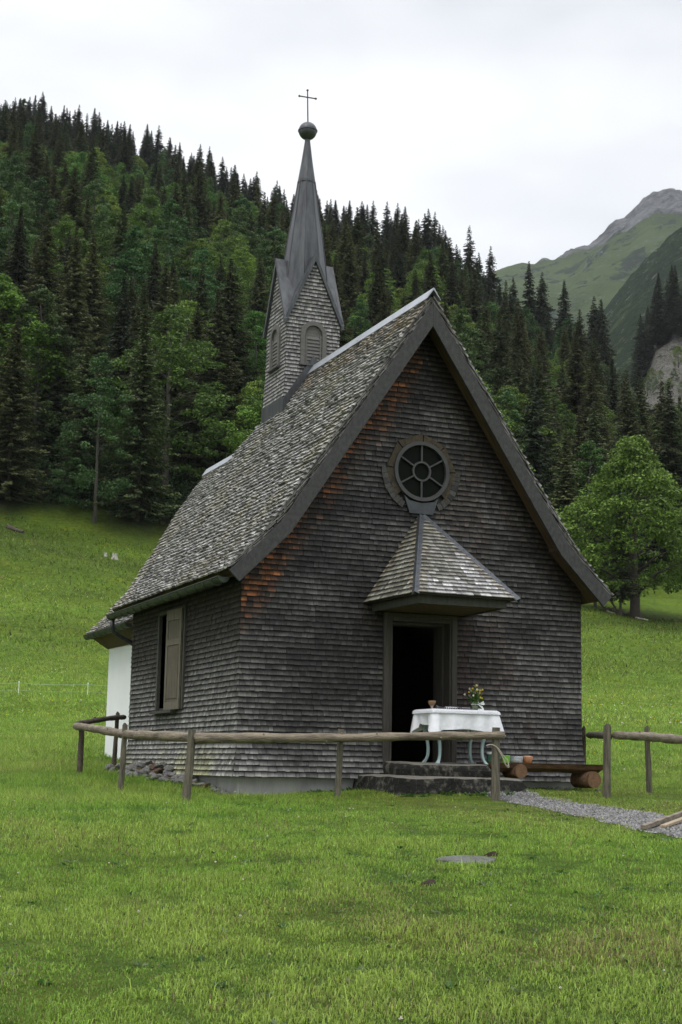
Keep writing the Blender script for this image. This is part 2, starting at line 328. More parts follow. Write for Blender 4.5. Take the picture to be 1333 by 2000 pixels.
straw = np.clip(fbm(X_/1.7, Y_/1.7, 4, 31)*3-.25, 0, 1)[..., None]*np.clip((L_+1)/3, 0, 1)[..., None]*(1-near)
gcol = gcol*(1-straw*.6)+np.array([.15, .12, .045])*straw*.6
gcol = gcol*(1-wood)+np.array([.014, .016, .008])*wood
ground = np_mesh('ground', np.stack([X_, Y_, Z_], -1).reshape(-1, 3), F_, M_ground, col=gcol.reshape(-1, 3), smooth=True)
tag(ground, kind='structure')

# ------------------------------------------------------------------ chapel
chapel = empty('chapel', (2.7, 3, 0), 'small wooden chapel clad in grey shingles with a steep roof and slender spire', 'chapel')
CX = 2.7; XR = 5.44; YB = 5.75; YF = -0.36
NP = [(0, 7.09), (1.0, 5.585), (1.85, 4.30), (2.12, 3.91), (2.35, 3.575), (2.65, 3.215), (3.05, 2.80)]      # nave roof profile
QP = [(0, 6.30), (.70, 5.34), (1.21, 4.47), (1.75, 3.63), (2.0, 3.29), (2.3, 2.97), (2.62, 2.67)]         # choir roof profile
def prof(P, d): return float(np.interp(d, [q[0] for q in P], [q[1] for q in P]))
def dprof(P, z): return float(np.interp(-z, [-q[1] for q in P], [q[0] for q in P]))

def shingle_face(mb, O, U, V, span, v0, v1, e, w, t, tonef, off=None, holes=None, lift=0.006, tilt=1.0):
    O, U, V = Vector(O), Vector(U), Vector(V); Nn = U.cross(V)
    v = v0
    while v < v1-0.25*e:
        sp = span(v+0.5*e)
        if sp and sp[1] > sp[0]:
            segs = [sp]
            if holes:
                for h in holes(v+0.5*e):
                    ns = []
                    for a, b in segs:
                        if h[1] <= a or h[0] >= b: ns.append((a, b)); continue
                        if h[0] > a: ns.append((a, h[0]))
                        if h[1] < b: ns.append((h[1], b))
                    segs = ns
            for a, b in segs:
                if b-a < .012: continue
                u = a; first = True
                while u < b-1e-4:
                    ww = random.uniform(*w)*(random.uniform(.3, 1) if first else 1); first = False
                    if b-(u+ww) < w[0]*.5: ww = b-u
                    g = .0019; u1 = u+ww
                    jb = random.uniform(-.004, .004)*(e/.08); tt = t*random.uniform(.75, 1.3)
                    vb = v+jb; vt = min(v+e*1.25, v1+.01)
                    uc = (u+u1)/2; skew = random.uniform(-.003, .003)
                    P = []
                    for (uu, vv, hh) in [(u+g, vb, 0), (u1-g, vb+skew, 0), (u1-g, vt, 0), (u+g, vt, 0), (u+g, vb, 1), (u1-g, vb+skew, 1), (u1-g, vt, .15), (u+g, vt, .15)]:
                        o_ = off(vv) if off else 0
                        P.append(O+U*uu+V*vv+Nn*(lift+o_+tt*hh*tilt))
                    col = tonef(uc, v+.5*e)
                    k = random.uniform(.76, 1.26); col = [c*k for c in col]
                    ru = random.uniform(0, 40); q0, q1 = u+ru, u1+ru
                    uv = [(q0, vb, 0), (q1, vb, 0), (q1, vt, 1.1), (q0, vt, 1.1)]*2
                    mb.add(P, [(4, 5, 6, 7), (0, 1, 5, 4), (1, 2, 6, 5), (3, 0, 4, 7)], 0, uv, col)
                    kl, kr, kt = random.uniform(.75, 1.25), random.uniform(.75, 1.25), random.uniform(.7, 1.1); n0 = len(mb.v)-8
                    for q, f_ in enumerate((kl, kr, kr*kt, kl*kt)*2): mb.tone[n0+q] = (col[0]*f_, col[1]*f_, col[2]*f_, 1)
                    u = u1
        v += e
def mixc(a, b, t): return tuple(a[i]*(1-t)+b[i]*t for i in range(3))
GREY = (.076, .073, .069); LGREY = (.15, .148, .142); DBR = (.022, .016, .012); ORG = (.27, .095, .03)
def flare(v): return .085*max(0, 1-v/.62)**1.6
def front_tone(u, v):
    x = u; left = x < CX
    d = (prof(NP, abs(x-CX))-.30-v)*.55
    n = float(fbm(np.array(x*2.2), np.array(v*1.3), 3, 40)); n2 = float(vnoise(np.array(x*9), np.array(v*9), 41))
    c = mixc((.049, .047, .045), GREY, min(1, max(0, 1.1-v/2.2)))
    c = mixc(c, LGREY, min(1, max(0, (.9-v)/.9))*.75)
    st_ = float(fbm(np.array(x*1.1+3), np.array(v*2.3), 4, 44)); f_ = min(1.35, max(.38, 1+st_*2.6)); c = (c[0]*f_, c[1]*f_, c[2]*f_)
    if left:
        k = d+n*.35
        if d < .10: c = mixc(DBR, c, .1)  # dark strip under the verge: the verge's shade put into the tone
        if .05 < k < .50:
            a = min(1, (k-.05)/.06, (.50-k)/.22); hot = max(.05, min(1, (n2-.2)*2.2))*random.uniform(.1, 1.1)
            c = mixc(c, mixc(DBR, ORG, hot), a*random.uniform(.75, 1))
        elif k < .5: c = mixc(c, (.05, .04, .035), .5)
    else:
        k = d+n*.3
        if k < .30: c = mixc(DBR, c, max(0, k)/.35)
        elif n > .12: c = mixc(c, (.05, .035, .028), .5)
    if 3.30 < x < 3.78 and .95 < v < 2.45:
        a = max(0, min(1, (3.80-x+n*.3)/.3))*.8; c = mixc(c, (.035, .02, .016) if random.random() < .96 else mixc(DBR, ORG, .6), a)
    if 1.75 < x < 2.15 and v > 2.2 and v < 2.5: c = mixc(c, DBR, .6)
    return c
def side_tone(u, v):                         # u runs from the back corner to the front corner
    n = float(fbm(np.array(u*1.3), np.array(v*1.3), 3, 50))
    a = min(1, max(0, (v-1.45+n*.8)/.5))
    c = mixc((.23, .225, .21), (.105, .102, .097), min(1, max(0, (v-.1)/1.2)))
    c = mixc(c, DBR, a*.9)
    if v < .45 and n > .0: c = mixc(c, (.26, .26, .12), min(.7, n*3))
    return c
EXP = .0775
# front wall
mb = MB()
gable = [(0, 0), (XR, 0), (XR, prof(NP, XR-CX)-.12)]+[(CX+d, prof(NP, d)-.12) for d in (2.35, 1.85, 0)]+[(CX-d, prof(NP, d)-.12) for d in (1.85, 2.35)]+[(0, prof(NP, CX)-.12)]
# sheathing in pieces round the door
def wallbox(a, b): mb.box(a, b, 1)
wallbox((.0, .0, 0), (2.15, .2, 2.36)); wallbox((3.32, .0, 0), (XR, .2, 2.36))
up = [(x, .0, z) for x, z in gable if z > 2.36]; up = [(0, .0, 2.36), (XR, .0, 2.36)]+up
mb.prism(up, (0, .2, 0), 1)
def fspan(v):
    d = dprof(NP, min(v+.06, 7.0)) if v > 2.6 else 9
    return (max(-flare(v)*.9-.02, CX-d), min(XR+flare(v)*.9+.02, CX+d))
def fholes(v):
    h = []
    if v < 2.36: h.append((2.15, 3.32))
    dz = v-4.476
    if abs(dz) < .5: r = math.sqrt(.25-dz*dz); h.append((CX+.02-r, CX+.02+r))
    return h
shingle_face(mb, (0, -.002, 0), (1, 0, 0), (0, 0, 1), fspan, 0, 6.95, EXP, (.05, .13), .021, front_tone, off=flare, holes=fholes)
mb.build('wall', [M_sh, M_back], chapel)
# left side wall, with the window opening y 2.62..3.96, z .99..2.5
mb = MB(); WY0, WY1, WZ0, WZ1 = 2.60, 3.96, 1.0, 2.52
mb.box((0, .2, 0), (.2, WY0, 2.95), 1); mb.box((0, WY1, 0), (.2, YB, 2.95), 1); mb.box((0, WY0, 0), (.2, WY1, WZ0), 1); mb.box((0, WY0, WZ1), (.2, WY1, 2.95), 1)
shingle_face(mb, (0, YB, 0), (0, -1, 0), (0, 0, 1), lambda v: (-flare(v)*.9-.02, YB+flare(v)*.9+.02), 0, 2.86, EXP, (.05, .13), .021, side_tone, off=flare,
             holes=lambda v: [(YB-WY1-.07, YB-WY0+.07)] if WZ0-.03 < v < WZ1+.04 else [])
mb.build('wall', [M_sh, M_back], chapel)
# right side wall
mb = MB(); mb.box((XR-.2, .2, 0), (XR, YB, 2.95), 1)
shingle_face(mb, (XR, 0, 0), (0, 1, 0), (0, 0, 1), lambda v: (-flare(v)*.9, YB+.02), 0, 2.86, EXP, (.05, .13), .021, side_tone, off=flare)
mb.build('wall', [M_sh, M_back], chapel)
# rear wall of the nave and its gable
mb = MB(); mb.box((.2, YB-.2, 0), (XR-.2, YB-.003, 2.9), 1)
mb.prism([(CX-2.4, YB-.2, 2.9), (CX+2.4, YB-.2, 2.9), (CX+1.2, YB-.2, 5.0), (CX-1.2, YB-.2, 5.0)], (0, .197, 0), 1)
shingle_face(mb, (XR, YB, 0), (-1, 0, 0), (0, 0, 1), lambda v: (-.02, .42), 0, 2.86, EXP, (.06, .12), .016, side_tone, off=flare)
shingle_face(mb, (.40, YB, 0), (-1, 0, 0), (0, 0, 1), lambda v: (0, .42), 0, 2.86, EXP, (.06, .12), .016, side_tone, off=flare)
mb.build('wall', [M_sh, M_back], chapel)
# plastered choir
mb = MB(); x0, x1, y1 = .39, 5.01, 9.04
pts = [(x0, YB), (x0, y1), (x0+.9, y1+.85), (x1-.9, y1+.85), (x1, y1), (x1, YB)]
mb.prism([(x, y, -.25) for x, y in pts][::-1], (0, 0, 2.61), 0)
mb.build('choir_wall', [M_plaster], chapel)
# foundation
mb = MB(); mb.box((.035, .035, -.6), (XR-.035, YB-.03, -.002)); mb.build('foundation', [M_conc], chapel, bevel=.012)
# interior floor and ceiling
mb = MB(); mb.box((.2, .2, .0), (XR-.2, YB-.2, .19)); mb.build('floor', [M_floor], chapel)

# nave roof
def rear_y(x):                               # rear edge of the nave slopes (half hip)
    d = abs(x-CX); return 5.42 if d < .42 else min(6.0, 5.42+(d-.42)*(.68/.5))
def roof_slab(P, yf, yrf, th, name='roof', bot=None):
    mb = MB(); n = len(P)
    for sgn in (-1, 1):
        T = [(CX+sgn*d, z) for d, z in P]
        Bt = []
        for i, (d, z) in enumerate(P):
            a = P[max(i-1, 0)]; b = P[min(i+1, n-1)]; dx, dz = b[0]-a[0], b[1]-a[1]; ln = math.hypot(dx, dz)
            nx, nz_ = -dz/ln, dx/ln
            if i == 0: Bt.append((CX, z-th*ln/abs(dx)))
            else: Bt.append((CX+sgn*(d-nx*th), z-nz_*th))
        ydn = [yrf(x) for x, z in T]
        vs = [(x, yf, z) for x, z in T]+[(x, y_, z) for (x, z), y_ in zip(T, ydn)]+[(x, yf, z) for x, z in Bt]+[(x, y_, z) for (x, z), y_ in zip(Bt, ydn)]
        fs = []
        for i in range(n-1):
            fs += [(i, i+1, n+i+1, n+i), (2*n+i, 3*n+i, 3*n+i+1, 2*n+i+1), (i, 2*n+i, 2*n+i+1, i+1), (n+i, n+i+1, 3*n+i+1, 3*n+i)]
        fs.append((n-1, 3*n-1, 4*n-1, 2*n-1)) if False else fs.append((n-1, 2*n+n-1, 3*n+n-1, n+n-1))
        mb.add(vs, fs, 1)
    return mb
def roof_tone(u, v):
    n = float(fbm(np.array(u*1.1), np.array(v*.8), 4, 60)); k = random.random()
    c = mixc((.155, .15, .145), (.30, .293, .28), k*k)
    if k < .13: c = (.085, .082, .08)
    if n > .1: c = mixc(c, (.20, .185, .15), .6)
    if v > 4.6 and k > .45: c = mixc(c, (.20, .135, .085), .5)
    return c
def roof_shingles(mb, P, yf, yrf, e):
    for sgn in (-1, 1):
        acc = 0; ln = [math.hypot(P[i+1][0]-P[i][0], P[i+1][1]-P[i][1]) for i in range(len(P)-1)]; tot = sum(ln)
        def at(s):
            s = max(0, min(tot, s)); 
            for i, q in enumerate(ln):
                if s <= q+1e-9: t = s/q; return (P[i][0]*(1-t)+P[i+1][0]*t, P[i][1]*(1-t)+P[i+1][1]*t)
                s -= q
            return P[-1]
        s = tot+.05
        while s > .03:
            d0, z0 = at(min(s, tot)); d1, z1 = at(max(s-e*1.3, 0))
            if s > tot: ex = s-tot; dd, dz = P[-1][0]-P[-2][0], P[-1][1]-P[-2][1]; l_ = math.hypot(dd, dz); d0 += dd/l_*ex; z0 += dz/l_*ex
            B0 = Vector((CX+sgn*d0, 0, z0)); B1 = Vector((CX+sgn*d1, 0, z1)); Vd = (B1-B0).normalized(); L0 = (B1-B0).length
            Ud = Vector((0, -1, 0)) if sgn < 0 else Vector((0, 1, 0)); Nn = Ud.cross(Vd)
            ya, yb = yf, yrf(CX+sgn*d0)
            y = ya+random.uniform(-.015, .012)
            while y < yb:
                w = random.uniform(.05, .125); y2 = min(y+w, yb+random.uniform(0, .02)); tt = random.uniform(.014, .034); jb = random.uniform(-.018, .018); sk = random.uniform(-.010, .010); cup = random.uniform(-.008, .012)
                A0, A1 = (y, y2)
                vs = []
                for (yy, a_, h) in [(A0, jb, .012), (A1, jb+sk, .012), (A1, L0, 0), (A0, L0, 0), (A0, jb, .016+tt), (A1, jb+sk, .016+tt+cup), (A1, L0, .006), (A0, L0, .006)]:
                    vs.append(B0+Vd*a_+Nn*h+Vector((0, yy, 0)))
                col = roof_tone(yy, tot-s+.0) if False else roof_tone(y, tot-s if False else (tot-s))
                fs = [(4, 5, 6, 7), (0, 1, 5, 4), (1, 2, 6, 5), (3, 0, 4, 7)] if sgn > 0 else [(7, 6, 5, 4), (4, 5, 1, 0), (5, 6, 2, 1), (7, 4, 0, 3)]
                ru = random.uniform(0, 30); uv = [(y+ru, s, 0), (y2+ru, s, 0), (y2+ru, s-e, 1.0), (y+ru, s-e, 1.0)]*2
                mb.add(vs, fs, 0, uv, col); y = y2+.0015
            s -= e
def verge_layers(mb, P, yf):
    ln = [math.hypot(P[i+1][0]-P[i][0], P[i+1][1]-P[i][1]) for i in range(len(P)-1)]; tot = sum(ln)
    def at(q):
        q = max(0, min(tot-1e-6, q))
        for i, w in enumerate(ln):
            if q <= w: t = q/w; return Vector((P[i][0]*(1-t)+P[i+1][0]*t, 0, P[i][1]*(1-t)+P[i+1][1]*t))
            q -= w
    for sgn in (-1, 1):
        for lay in range(4):
            q = random.uniform(.02, .12)
            while q < tot-.1:
                L_ = random.uniform(.16, .30); a, c = at(q), at(min(q+L_, tot)); d = (c-a).normalized(); nn = Vector((-d.z, 0, d.x)); nn = nn if nn.z > 0 else -nn
                h0 = -.088+lay*.023; y0 = yf-random.uniform(.0, .05)-lay*.004; k = random.uniform(.5, 1.3); P4 = []
                for (pp, hh) in ((a, h0+.0), (c, h0+.020), (c, h0+.034), (a, h0+.012)): w = pp+nn*hh; P4.append((CX+sgn*w.x, w.z))
                n0 = len(mb.v); mb.prism([(x, y0, z) for x, z in P4], (0, .16, 0), 0); mb.at = True
                for i in range(n0, len(mb.v)): mb.tone[i] = (.11*k, .105*k, .10*k, 1); mb.uv[i] = (mb.v[i][0]*3, mb.v[i][2], .1)
                q += L_*.8
mb = roof_slab(NP, YF, rear_y, .10); verge_layers(mb, NP, YF-.02)
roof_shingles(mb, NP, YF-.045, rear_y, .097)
# small hipped end behind the steeple
mb.add([(CX-.42, 5.42, 6.46), (CX+.42, 5.42, 6.46), (CX+.92, 6.1, 5.7), (CX-.92, 6.1, 5.7)], [(0, 3, 2, 1)], 1)
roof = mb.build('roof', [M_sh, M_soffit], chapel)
# barge boards: two lengths each side of the front verge
def seg_board(p, q, w, y0, y1, M=M_board, endcut=None):
    """board in the x-z plane whose lower edge runs p->q"""
    dx, dz = q[0]-p[0], q[1]-p[1]; l_ = math.hypot(dx, dz); nx, nz_ = -dz/l_, dx/l_
    if nz_ < 0: nx, nz_ = -nx, -nz_
    return (nx*w, nz_*w)
for sgn in (-1, 1):
    b = MB(); X = lambda d: CX+sgn*d
    a0, a1, a2 = (0, 6.597), (2.17, 3.33), (2.893, 2.61); t0, t1, t2 = (0, 6.965), (2.315, 3.475), (3.04, 2.755)
    o_ = .0015*sgn
    b.prism([(X(0)+o_, YF-.085, a0[1]), (X(a1[0]), YF-.085, a1[1]), (X(a2[0]), YF-.085, a2[1]), (X(t2[0]), YF-.085, t2[1]), (X(t1[0]), YF-.085, t1[1]), (X(0)+o_, YF-.085, t0[1])], (0, .045, 0))
    b.build('bargeboard', [M_barge], roof, bevel=.004)
# soffit boards under the front verge and the eaves
b = MB()
for sgn in (-1, 1):
    X = lambda d: CX+sgn*d
    b.prism([(X(0), YF-.035, 6.86), (X(2.2), YF-.035, 3.55), (X(2.2), YF-.035, 3.48), (X(0), YF-.035, 6.79)][::sgn], (0, .36, 0))
    b.prism([(X(2.2), YF-.035, 3.50), (X(2.95), YF-.035, 2.76), (X(2.93), YF-.035, 2.70), (X(2.2), YF-.035, 3.43)][::sgn], (0, 6.4, 0))
b.build('soffit', [M_soffit], roof)
# ridge caps
def ridge_cap(y0, y1, z, name='ridge_cap'):
    b = MB(); w, h, t = .115, .165, .006
    sec = [(-w, z-h), (-w, z-h+.012), (-.012, z+.012), (0, z+.022), (.012, z+.012), (w, z-h+.012), (w, z-h), (0, z-.012)]
    b.prism([(CX+x, y0, zz) for x, zz in sec], (0, y1-y0, 0)); return b.build(name, [M_zinc], roof2 if name == 'x' else roof)
ridge_cap(YF-.10, 4.36, 7.165)
# choir roof
def rear_q(x): d = abs(x-CX); return 10.42-d/2.62*.95
mb = roof_slab(QP, YB+.02, rear_q, .09); roof_shingles(mb, QP, YB+.02, rear_q, .097)
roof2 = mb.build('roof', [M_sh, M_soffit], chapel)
b = MB(); z = 6.375; w, h = .11, .15
b.prism([(CX+x, 6.9, zz) for x, zz in [(-w, z-h), (-w, z-h+.012), (-.012, z+.012), (0, z+.022), (.012, z+.012), (w, z-h+.012), (w, z-h), (0, z-.012)]], (0, 3.58, 0)); b.build('ridge_cap', [M_zinc], roof2)
b = MB()
b.prism([(.37, 6.05, 2.30), (.37, 9.1, 2.34), (.09, 9.4, 2.58), (.09, 6.05, 2.58)], (0, 0, .05)); b.prism([(.37, 9.1, 2.34), (4.9, 9.6, 2.34), (5.2, 9.45, 2.6), (.09, 9.4, 2.58)], (0, 0, .05))
b.box((.07, 6.1, 2.55), (.10, 9.40, 2.66)); b.build('soffit', [M_soffit], roof2)
# gutters with strap brackets
def gutter(name, x, y0, y1, z, r, sgn=-1):
    b = MB(); n = 10; A_ = [math.pi+math.pi*i/n for i in range(n+1)]
    o_ = [(x+r*math.cos(a), z+r*math.sin(a)) for a in A_]; i_ = [(x+(r-.008)*math.cos(a), z+(r-.008)*math.sin(a)) for a in A_][::-1]
    b.prism([(p, y0, q) for p, q in o_+i_], (0, y1-y0, 0))
    b.prism([(p, y0-.003, q) for p, q in o_], (0, .006, 0)); b.prism([(p, y1-.003, q) for p, q in o_], (0, .006, 0))
    b.tube([(x-sgn*-r, y0, z+.004), (x-sgn*-r, y1, z+.004)], .011, 8)
    g = b.build(name, [M_gutter], chapel)
    y = y0+.3
    while y < y1-.05:
        c_ = MB(); c_.tube([(x+(r+.006)*math.cos(a), y, z+(r+.006)*math.sin(a)) for a in A_]+[(x+.14, y, z+.06)], .009, 5)
        c_.build('bracket', [M_dmetal], g); y += .42
    return g
g1 = gutter('gutter', -.365, -.28, 5.98, 2.68, .078)
gutter('gutter', .03, 6.2, 9.42, 2.60, .078)
b = MB(); b.tube([(-.365, 5.84, 2.60), (-.365, 5.85, 2.48), (-.33, 5.87, 2.40), (-.24, 5.9, 2.345), (.20, 5.95, 2.13), (.32, 5.95, 2.04), (.34, 5.95, 1.9), (.34, 5.95, .2)], .04, 10)
b.build('downpipe', [M_dmetal], g1, smooth=True)

# ------------------------------------------------------------------ steeple
SX, SY, SH = 2.7, 4.92, .5
st_tone = lambda u, v: mixc((.165, .162, .158), (.23, .225, .22), random.random())
mb = MB(); mb.box((SX-SH, SY-SH, 5.9), (SX+SH, SY+SH, 8.02), 1)
mb.prism([(SX-SH, SY-SH, 8.0), (SX+SH, SY-SH, 8.0), (SX, SY-SH, 9.12)], (0, 2*SH, 0), 1)
mb.prism([(SX-SH, SY-SH, 8.0), (SX-SH, SY+SH, 8.0), (SX-SH, SY, 9.12)], (2*SH, 0, 0), 1)
def sflare(v): return .055*max(0, 1-v/1.3)**1.8
for k in range(4):
    a = k*math.pi/2; U = Vector((math.cos(a), math.sin(a), 0)); Nn = Vector((math.sin(a), -math.cos(a), 0))
    O = Vector((SX, SY, 6.3))+Nn*SH
    def span(v):
        z = 6.3+v
        if z < 8.0: hw = SH+.008+sflare(v)
        else: hw = SH*(9.16-z)/1.16
        return (-hw, hw) if hw > .03 else None
    def holes(v, k=k):
        z = 6.3+v; h = []
        if k in (0, 2):                       # faces across the ridge: the bottom edge follows the roof slopes
            d = (7.12+.22-z)/1.5
            if d > 0: h.append((-d, d))
        elif z < 6.52: h.append((-1, 1))
        if 7.18 < z < 7.98: h.append((-.2, .2) if z < 7.75 else (-math.sqrt(max(0, .0529-(z-7.75)**2))*.87, math.sqrt(max(0, .0529-(z-7.75)**2))*.87))
        return h
    shingle_face(mb, O, U, (0, 0, 1), span, 0.0, 2.84, .068, (.04, .085), .012, st_tone, off=sflare, holes=holes)
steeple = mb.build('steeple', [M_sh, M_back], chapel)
# arched louvre windows on each face
def arch(hw, z0, zc, n=14): return [(-hw, z0), (hw, z0)]+[(hw*math.cos(math.pi*i/n), zc+hw*math.sin(math.pi*i/n)) for i in range(0, n+1)]
for k in range(4):
    a = k*math.pi/2; U = Vector((math.cos(a), math.sin(a), 0)); Nn = Vector((math.sin(a), -math.cos(a), 0)); O = Vector((SX, SY, 0))+Nn*(SH+.004)
    T = lambda x, z, d: O+U*x+Vector((0, 0, z))+Nn*d
    b = MB(); n = 16
    outer = [(-.245, 7.20)]+[(-.245*math.cos(math.pi*i/n), 7.755+.245*math.sin(math.pi*i/n)) for i in range(n+1)]+[(.245, 7.20)]
    inner = [(-.165, 7.20)]+[(-.165*math.cos(math.pi*i/n), 7.755+.165*math.sin(math.pi*i/n)) for i in range(n+1)]+[(.165, 7.20)]
    for i in range(len(outer)-1):
        q = [outer[i], outer[i+1], inner[i+1], inner[i]]
        b.prism([T(x, z, 0.0) for x, z in q], Nn*.05)
    w_ = b.build('louvre_window', [M_louv], steeple)
    b = MB(); inn = [(-.16, 7.2)]+[(-.16*math.cos(math.pi*i/n), 7.755+.16*math.sin(math.pi*i/n)) for i in range(n+1)]+[(.16, 7.2)]
    b.prism([T(x, z, -.01) for x, z in inn], Nn*.018)
    for i in range(8):
        z = 7.215+i*.064
        b.add([T(-.12, z, .030), T(.12, z, .030), T(.12, z+.06, .012), T(-.12, z+.06, .012), T(-.12, z, .008), T(.12, z, .008)], [(0, 1, 2, 3), (4, 5, 1, 0)])
    b.box((0, 0, 0), (0.001, 0.001, 0.001)) if False else None
    for s in (-1, 1): b.prism([T(s*.12, 7.2, .008), T(s*.155, 7.2, .008), T(s*.155, 7.74, .008), T(s*.12, 7.74, .008)], Nn*.026)
    b.build('louvre_window', [M_louv], steeple)
    b = MB(); b.prism([T(-.27, 7.165, 0), T(.27, 7.165, 0), T(.27, 7.197, 0), T(-.27, 7.197, 0)], Nn*.085); b.build('window_sill', [M_board], steeple)
    # gable trim strips
    for s in (-1, 1):
        b = MB(); b.prism([T(0, 9.26, .012), T(s*.575, 7.98, .012), T(s*.575, 7.90, .012), T(s*.53, 7.93, .012), T(0, 9.13, .012)], Nn*.05)
        b.build('gable_trim', [M_dmetal], steeple)
# cross-gabled metal roof of the steeple
b = MB(); e_ = .562; zc, za = 7.985, 9.265; t = .012
ctr = (SX, SY, za)
for k in range(4):
    a = k*math.pi/2; U = Vector((math.cos(a), math.sin(a), 0)); Nn = Vector((math.sin(a), -math.cos(a), 0)); O = Vector((SX, SY, 0))
    ap = O+Nn*e_+Vector((0, 0, za))
    for s in (-1, 1):
        co = O+Nn*e_+U*(s*e_)+Vector((0, 0, zc)); c0 = Vector(ctr)
        v = [ap, co, c0, ap-Vector((0, 0, .03)), co-Vector((0, 0, .03)), c0-Vector((0, 0, .03))]
        b.add(v, [(0, 1, 2), (3, 5, 4), (0, 3, 4, 1)])
b.build('gable_roof', [M_dmetal], steeple)
# octagonal spire, then a slim cone
b = MB(); rings = [(.47, 8.45), (.43, 8.8), (.385, 9.2), (.315, 9.75), (.235, 10.25), (.157, 10.84)]
vs = [(SX+r*math.cos(R(22.5+45*k)), SY+r*math.sin(R(22.5+45*k)), z) for r, z in rings for k in range(8)]
b.add(vs, [(i*8+k, i*8+(k+1) % 8, (i+1)*8+(k+1) % 8, (i+1)*8+k) for i in range(len(rings)-1) for k in range(8)])
for k in range(8):
    b.tube([(SX+r*math.cos(R(22.5+45*k)), SY+r*math.sin(R(22.5+45*k)), z) for r, z in rings], .012, 5)
b.lathe([(.165, 10.80), (.162, 10.85), (.105, 11.22), (.052, 11.62), (.05, 11.66)], (SX, SY, 0), 20)
b.build('spire', [M_dmetal], steeple)
b = MB(); b.lathe([(.001, -.175)]+[(.17*math.cos(t_), .17*math.sin(t_)) for t_ in np.linspace(-1.45, -.05, 10)]+[(.183, -.005), (.183, .012)]+[(.172*math.cos(t_), .172*math.sin(t_)) for t_ in np.linspace(.07, 1.57, 10)], (SX, SY, 11.83), 28)
b.build('ball', [M_dmetal], steeple, smooth=False)
b = MB(); Tm = Matrix.Translation((SX, SY, 11.98)) @ Matrix.Rotation(R(-2.0), 4, 'Y')
P_ = lambda x, z: tuple(Tm @ Vector((x, 0, z)))
b.tube([P_(0, 0), P_(0, .65)], [.014, .011], 8); b.tube([P_(-.16, .52), P_(.16, .52)], .012, 8)
for x, z in [(-.165, .52), (.165, .52), (0, .66)]:
    q = Vector(P_(x, z)); b.lathe([(.001, -.026), (.024, -.004), (.024, .004), (.001, .026)], q, 8)
b.build('cross', [M_iron], steeple)
# flashing round the steeple foot
b = MB()
for s in (-1, 1):
    xs = SX+s*(SH+.07); b.box((min(xs, xs-s*.05), SY-SH-.03, 6.15), (max(xs, xs-s*.05), SY+SH+.03, 6.56))
    b.prism([(SX, SY-SH-.075, 7.36), (SX+s*.57, SY-SH-.075, 6.50), (SX+s*.57, SY-SH-.075, 6.18), (SX, SY-SH-.075, 7.0)], (0, .045, 0))
b.build('flashing', [M_dmetal], steeple)

# ------------------------------------------------------------------ round window
RC = (2.72, 4.476)
rw = MB()
def ring(mb, r0, r1, y0, y1, n=40, a0=0, a1=2*math.pi, c=RC):
    for i in range(n):
        a, b_ = a0+(a1-a0)*i/n, a0+(a1-a0)*(i+1)/n
        P4 = [(c[0]+r*math.cos(q), y0, c[1]+r*math.sin(q)) for r, q in ((r0, a), (r1, a), (r1, b_), (r0, b_))]
        mb.prism(P4, (0, y1-y0, 0))
ring(rw, .395, .45, -.085, .05)
rwin = rw.build('round_window', [M_wframe], chapel)
b = MB(); ring(b, .125, .152, -.07, -.035, 28)
for k in range(6):
    a = R(90+60*k); c, s = math.cos(a), math.sin(a); w = .011
    b.prism([(RC[0]+.145*c-s*w, -.068, RC[1]+.145*s+c*w), (RC[0]+.145*c+s*w, -.068, RC[1]+.145*s-c*w), (RC[0]+.40*c+s*w, -.068, RC[1]+.40*s-c*w), (RC[0]+.40*c-s*w, -.068, RC[1]+.40*s+c*w)], (0, .03, 0))
b.build('muntins', [M_wframe], rwin)
b = MB(); b.prism([(RC[0]+.4*math.cos(2*math.pi*k/40), -.03, RC[1]+.4*math.sin(2*math.pi*k/40)) for k in range(40)], (0, .01, 0)); b.build('pane', [M_glass], rwin)
for (aa, ab, r1) in [(88, 132, .535), (134, 176, .53), (48, 86, .535), (4, 46, .53), (-44, 2, .53), (178, 224, .53)]:
    b = MB(); n = 6
    O_ = []
    for i in range(n+1):
        a = R(aa+(ab-aa)*i/n); f = 1/ max(.9, math.cos(R((ab-aa)/2-(ab-aa)*i/n))*1.0)
        O_.append((RC[0]+r1*f*math.cos(a), -.052, RC[1]+r1*f*math.sin(a)))
    I_ = [(RC[0]+.44*math.cos(R(aa+(ab-aa)*i/n)), -.052, RC[1]+.44*math.sin(R(aa+(ab-aa)*i/n))) for i in range(n+1)][::-1]
    for i in range(n): b.prism([O_[i], O_[i+1], I_[n-i-1], I_[n-i]], (0, .06, 0))
    b.build('trim_board', [M_trim], rwin)
for a0, a1 in ((-62, 2), (178, 242)):
    a = a0; mb = MB()
    while a < a1:
        w = random.uniform(6, 9); c0, c1 = R(a), R(min(a+w-.5, a1)); t_ = random.uniform(-.006, .006)
        P4 = [(RC[0]+r*math.cos(q), -.05+t_, RC[1]+r*math.sin(q)) for r, q in ((.535, c0), (.64, c0), (.64, c1), (.535, c1))]
        n0 = len(mb.v); mb.prism(P4, (0, .03, 0)); mb.at = True; kk = random.uniform(.7, 1.2)
        for i in range(n0, len(mb.v)): mb.tone[i] = (.04*kk, .038*kk, .036*kk, 1); mb.uv[i] = (mb.v[i][0]+a, mb.v[i][2], .1)
        a += w
    mb.build('trim_shingles', [M_sh], rwin)
b = MB(); b.prism([(RC[0]+x, -.065, z) for x, z in [(-.28, 4.10), (-.19, 3.84), (.19, 3.84), (.28, 4.10), (.2, 4.03), (0, 4.0), (-.2, 4.03)]], (0, .02, 0)); b.build('flashing', [M_hip], rwin)

